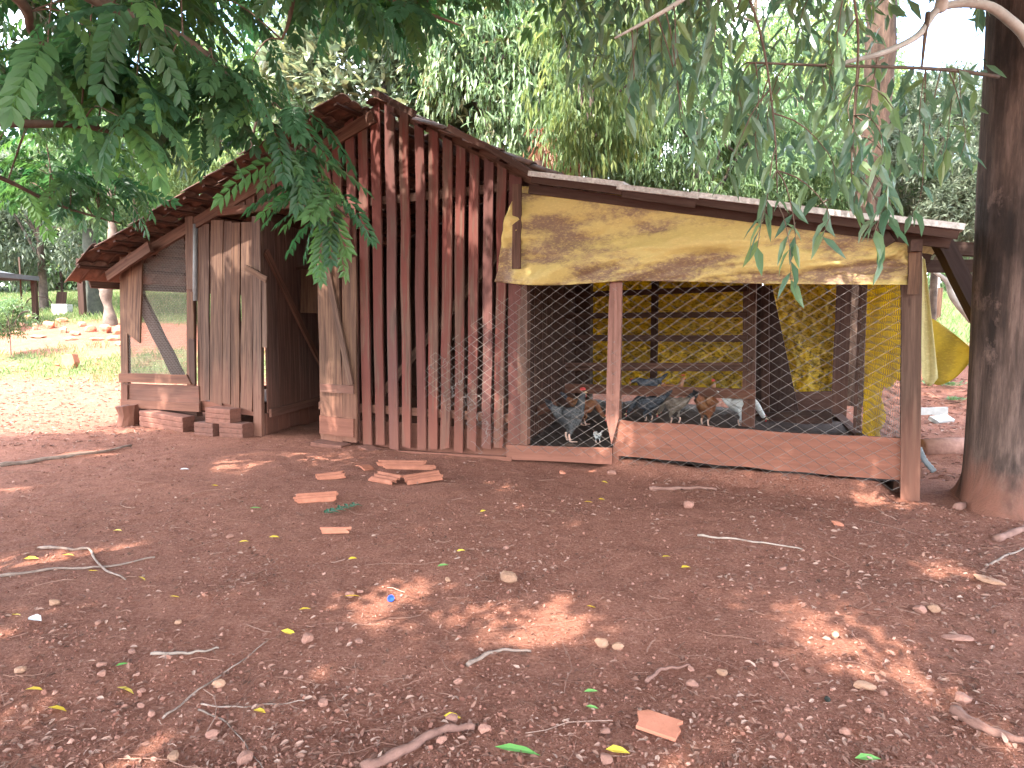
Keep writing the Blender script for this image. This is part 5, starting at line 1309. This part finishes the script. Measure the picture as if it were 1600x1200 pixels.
# wire fence posts
def post(px, py, Y, h, w, mat, label, name='fence_post'):
    c = gpos(px, py, Y); r_ = empty(name, c); 
    o = board(name, None, c-np.array([0, 0, .2]), c+np.array([random.uniform(-.03, .03), 0, h]), w, w*.8, mat); bpy.data.objects.remove(r_); tag(o, label, 'post')
post(99, 478, 21.0, 1.25, .07, 'blackwood', 'thin dark metal fence post on the grass slope')
post(130, 495, 17.0, 1.75, .17, 'darkwood', 'dark fence post just outside the coop eave')
post(36, 505, 16.5, 1.9, .035, 'grey', 'thin bare stake behind the leafy bush')
post(1464, 500, 15.5, .95, .14, 'grey', 'weathered fence post on the bright grass beyond the end post')
post(1461, 500, 18.5, 1.5, .10, 'white', 'slim white post behind the weathered fence post')
# fence wire net on the left
fa, fb = gpos(128, 495, 17.0), gpos(200, 495, 17.0)
# stump-like dark trunk and the small crooked tree
c = gpos(152, 492, 20.0); p = [np.array([0, 0, -.2]), np.array([0, 0, .5]), np.array([.02, 0, 1.3]), np.array([0, 0, 2.6])]; st_ = tag(empty('mossy_tree', c), 'thick dark mossy trunk under the coop eave', 'tree'); V, T = tube(smooth_path(p, 14), np.linspace(.33, .26, 14), 12); MB().add(V+RNG.normal(0, .015, V.shape), T).obj('trunk', M['hedge'], st_, True)
c = gpos(173, 508, 16.5); tr_ = tag(empty('crooked_tree', c), 'small crooked pale trunk with a knot beside the coop corner', 'tree'); V, T = tube(smooth_path([(0, 0, -.1), (-.02, 0, .25), (-.06, 0, .55), (.06, 0, .8), (.12, 0, 1.6), (.1, 0, 2.4)], 22), .10*(1+.25*np.sin(np.arange(22)*.9))*np.linspace(1.1, .6, 22), 10); MB().add(V, T).obj('trunk', M['barkmid'], tr_, True); tr_.scale = (1.5, 1.5, 1.6)
V, T = tube(smooth_path([(-.04, 0, .55), (-.10, 0, .58), (-.14, 0, .62), (-.16, 0, .66)], 9), np.linspace(.06, .045, 9), 8); MB().add(V, T).obj('branch', M['barkmid'], tr_, True)
# clay pot block and its fragments
c = gpos(111, 575, 13.2)
pot = link('clay_block', None, loc=tuple(c)); tag(pot, 'upright orange clay block standing on the dirt beyond the coop', 'clay block')
V = np.array([(-.13, -.1, 0), (.10, -.1, -.02), (.14, -.1, .12), (.10, -.1, .29), (-.12, -.1, .27), (-.13, .09, 0), (.10, .09, 0), (.14, .09, .12), (.10, .09, .28), (-.12, .09, .28)]); T = [(0, 1, 2), (0, 2, 3), (0, 3, 4), (5, 7, 6), (5, 8, 7), (5, 9, 8)]+[t_ for i in range(5) for t_ in ((i, 5+i, 5+(i+1) % 5), (i, 5+(i+1) % 5, (i+1) % 5))]
link('block', mesh_np('block', V, np.array(T)), M['clay'], pot)
for px, py, r_, lab in ((90, 573, .08, 'orange clay fragment at the foot of the upright clay block'), (103, 576, .06, 'crumbled clay lump between fragment and upright clay block'), (154, 562, .07, 'orange clay fragment lying apart towards the coop corner')):
    c = gpos(px, py, 13.1); o = link('clay_fragment', stone_mesh(5, 'clay'), loc=(c[0], c[1], c[2]+.02)); o.scale = (r_, r_*.8, r_*.8); tag(o, lab, 'clay fragment')
# rubble bank
labs = ['tan boulder at the {} of the rubble bank']
for k, (px, py, w_, h_) in enumerate(((75, 513, .38, .26), (55, 516, .15, .2), (100, 520, .22, .2), (118, 524, .25, .16), (140, 518, .35, .22), (165, 520, .42, .24), (186, 522, .30, .28), (30, 510, .3, .14), (10, 512, .3, .14), (128, 510, .22, .14), (178, 532, .3, .16), (60, 528, .4, .1), (95, 503, .4, .16), (45, 500, .28, .18), (20, 522, .3, .1), (110, 532, .3, .1), (150, 532, .3, .1), (190, 540, .3, .12))):
    c = gpos(px, py, 15.5 if py > 505 else 17.0); o = link('rubble_stone', stone_mesh(k % 8, 'clay' if k in (0, 4, 5, 6, 12) else 'tanstone'), loc=(c[0], c[1], c[2]+h_*.3)); o.scale = (w_*.6, w_*.45, h_); o.rotation_euler = (0, 0, random.uniform(-.4, .4))
    tag(o, 'broken clay stone in the sunny rubble bank beyond the coop', 'stone', 'rubble bank stones')
# grey box, dark panel, hoop
c = gpos(98, 493, 17.6); bx_ = tag(empty('metal_trough', c), 'pale grey ribbed metal trough on the rubble bank', 'trough'); 
for k in range(4): board('rib_panel', bx_, (-.24, 0, .05+k*.09), (.24, 0, .05+k*.09), .082, .30, 'white')
c = gpos(95, 484, 18.2); o = board('dark_panel', None, c+np.array([0, 0, .15]), c+np.array([.02, .1, .62]), .34, .04, 'darkwood'); tag(o, 'dark tilted board leaning behind the grey trough', 'board')
c = gpos(62, 488, 18.5); V, T = tube([np.array([.42*math.cos(a), 0, .30+.22*math.sin(a)]) for a in np.linspace(.05, math.pi-.05, 18)], .018, 6); tag(MB().add(V, T).obj('hoop', M['blackwood'], None, True, loc=tuple(c)), 'black bent hose hoop beside the grey trough', 'hose')

# ------------------------------------------------------------------ beyond the end post, on the right
def wboard(name, a, b, w, t, mat, label, cat, nrm=(0, -1, 0)):
    o = board(name, None, a, b, w, t, mat, nrm=nrm); return tag(o, label, cat)
wboard('log_beam', at(1440, 386, 8.6), at(1560, 392, 8.2), .15, .12, 'blackwood', 'upper blackened beam between the run and the big trunk', 'beam')
wboard('log_beam', at(1436, 416, 9.2), at(1560, 416, 8.8), .16, .12, 'blackwood', 'lower blackened beam between the run and the big trunk', 'beam')
wboard('strut', at(1468, 372, 6.3), at(1534, 500, 5.95), .14, .10, 'darkwood', 'slanting dark strut from roof edge down to the big trunk', 'strut')
c = on_ground(1440, 708); e = on_ground(1530, 706); V, T = tube([np.zeros(3), (e-c)*.5, e-c], [.10, .11, .10], 10); tag(MB().add(V, T).obj('log', M['root'], None, True, loc=(c[0], c[1], c[2]+.06)), 'reddish log lying on the ground between end post and big trunk', 'log')
p = [at(1436, 700, 5.9), at(1444, 718, 5.85), at(1460, 737, 5.8)]; q_ = smooth_path(p, 16); R_ = .024*(1+.10*np.where(np.arange(16) % 2 == 0, 1, -1)); V, T = tube(q_-q_[0], R_, 10); tag(MB().add(V, T).obj('corrugated_pipe', M['pipe'], None, True, loc=tuple(q_[0])), 'short grey corrugated pipe leaning against the end post', 'pipe')
c = on_ground(1444, 752); wboard('wood_offcut', c+np.array([0, .1, .0]), c+np.array([-.03, .16, .20]), .09, .05, 'grey', 'grey wood offcut leaning at the foot of the end post', 'offcut')
c = on_ground(1452, 648); wboard('white_board', c+np.array([-.25, 0, .04]), c+np.array([.25, -.05, .06]), .13, .06, 'white', 'long whitish board lying on the litter behind the end post', 'board')
c = on_ground(1472, 660); wboard('white_slab', c+np.array([-.16, -.05, .03]), c+np.array([.16, .08, .05]), .16, .06, 'white', 'short whitish slab in front of the long whitish board', 'slab', nrm=(0, -.5, 1))
for k, (px, py, Y, s, lab) in enumerate(((1482, 605, 12.5, .35, 'low green weed beyond the yellow flap'), (1450, 603, 11, .22, 'small pale weed at the foot of the yellow flap'), (1500, 575, 14.5, .5, 'green weed patch beside the big trunk, farther back'), (1490, 630, 11, .2, 'tiny weed on the leaf litter near the white slab'))):
    c = gpos(px, py, Y); n = 60; a = RNG.uniform(0, 6.28, n); D = np.stack([np.cos(a), np.sin(a), RNG.uniform(.1, 1.2, n)], 1); me = instance_mesh('weed', KB[0], KB[1], rotx(D), RNG.normal(0, s*.3, (n, 3))*np.array([1, 1, .15])+np.array([0, 0, .05]), RNG.uniform(.06, .13, n)); wd_ = tag(empty('weed', c), lab, 'weed'); link('foliage', me, M['leaf_bush'], wd_, kind='stuff')
c = at(1485, 445, 13.0); lb = smooth_path([at(1520, 500, 13)-c, at(1490, 465, 13)-c, at(1480, 440, 13)-c, at(1460, 425, 13)-c], 16); V, T = tube(lb, np.linspace(.09, .03, 16), 8); tag(MB().add(V, T).obj('fallen_branch', M['barkpale'], None, True, loc=tuple(c)), 'pale crooked branch seen under the blackened beams', 'branch')

# ------------------------------------------------------------------ tell look-alikes apart by what they lie closest to
ORD = ['', 'second ', 'third ', 'fourth ', 'fifth ', 'sixth ', 'seventh ', 'eighth ', 'ninth ', 'tenth ', 'eleventh ', 'twelfth ', 'thirteenth ', 'fourteenth ']
def rank_labels(group, marks, fmt):
    it = [o for o in bpy.data.objects if o.get('group') == group]
    P = np.array([o.location[:2] for o in it]); L = np.array([m[1][:2] for m in marks]); D = np.linalg.norm(P[:, None]-L[None], axis=2)
    rk = D.argsort(0).argsort(0)                      # rank of each item for each landmark
    best = (rk+D*.2).argmin(1)
    for k, o in enumerate(it): o['label'] = fmt(o).format(ORD[min(rk[k, best[k]], 13)], marks[best[k]][0])
GM = [('blue bottle cap', on_ground(610, 939)), ('pointed tan stone', on_ground(795, 908)), ('thick curved root', on_ground(650, 1165)), ('bent grey branch', on_ground(148, 876)), ('green sprig', on_ground(530, 800)), ('orange tile heap', on_ground(625, 740)),
      ('triangular orange shard', on_ground(1032, 1139)), ('flat tan slab', on_ground(1542, 908)), ('half buried tan stone', on_ground(1350, 1075)), ('straight pale stick', on_ground(1170, 848)), ('side-by-side stone pair', on_ground(951, 1010)), ('white paper-like flake', on_ground(50, 968)), ('stripped pale stick', on_ground(290, 1022)), ('pointed picket', on_ground(956, 728))]
def colour(o): return 'tan' if o.data.materials[0].name == 'tan_stone' else 'reddish'
rank_labels('loose stones on the dirt yard', GM, lambda o: colour(o)+' loose stone on the dirt, {}closest to the {}')
rank_labels('fallen yellow leaves', GM, lambda o: 'small yellow fallen leaf, {}closest to the {}')
RMK = [('grey metal trough', gpos(98, 493, 17)), ('leafy bush', gpos(18, 510, 15)), ('crooked pale trunk', gpos(173, 508, 16)), ('upright clay block', gpos(111, 575, 13)), ('dark fence post', gpos(130, 495, 17)), ('thin bare stake', gpos(36, 505, 16))]
rank_labels('rubble bank stones', RMK, lambda o: ('orange' if o.data.materials[0].name == 'orange_clay' else 'tan')+' rubble stone, {}closest to the {}')
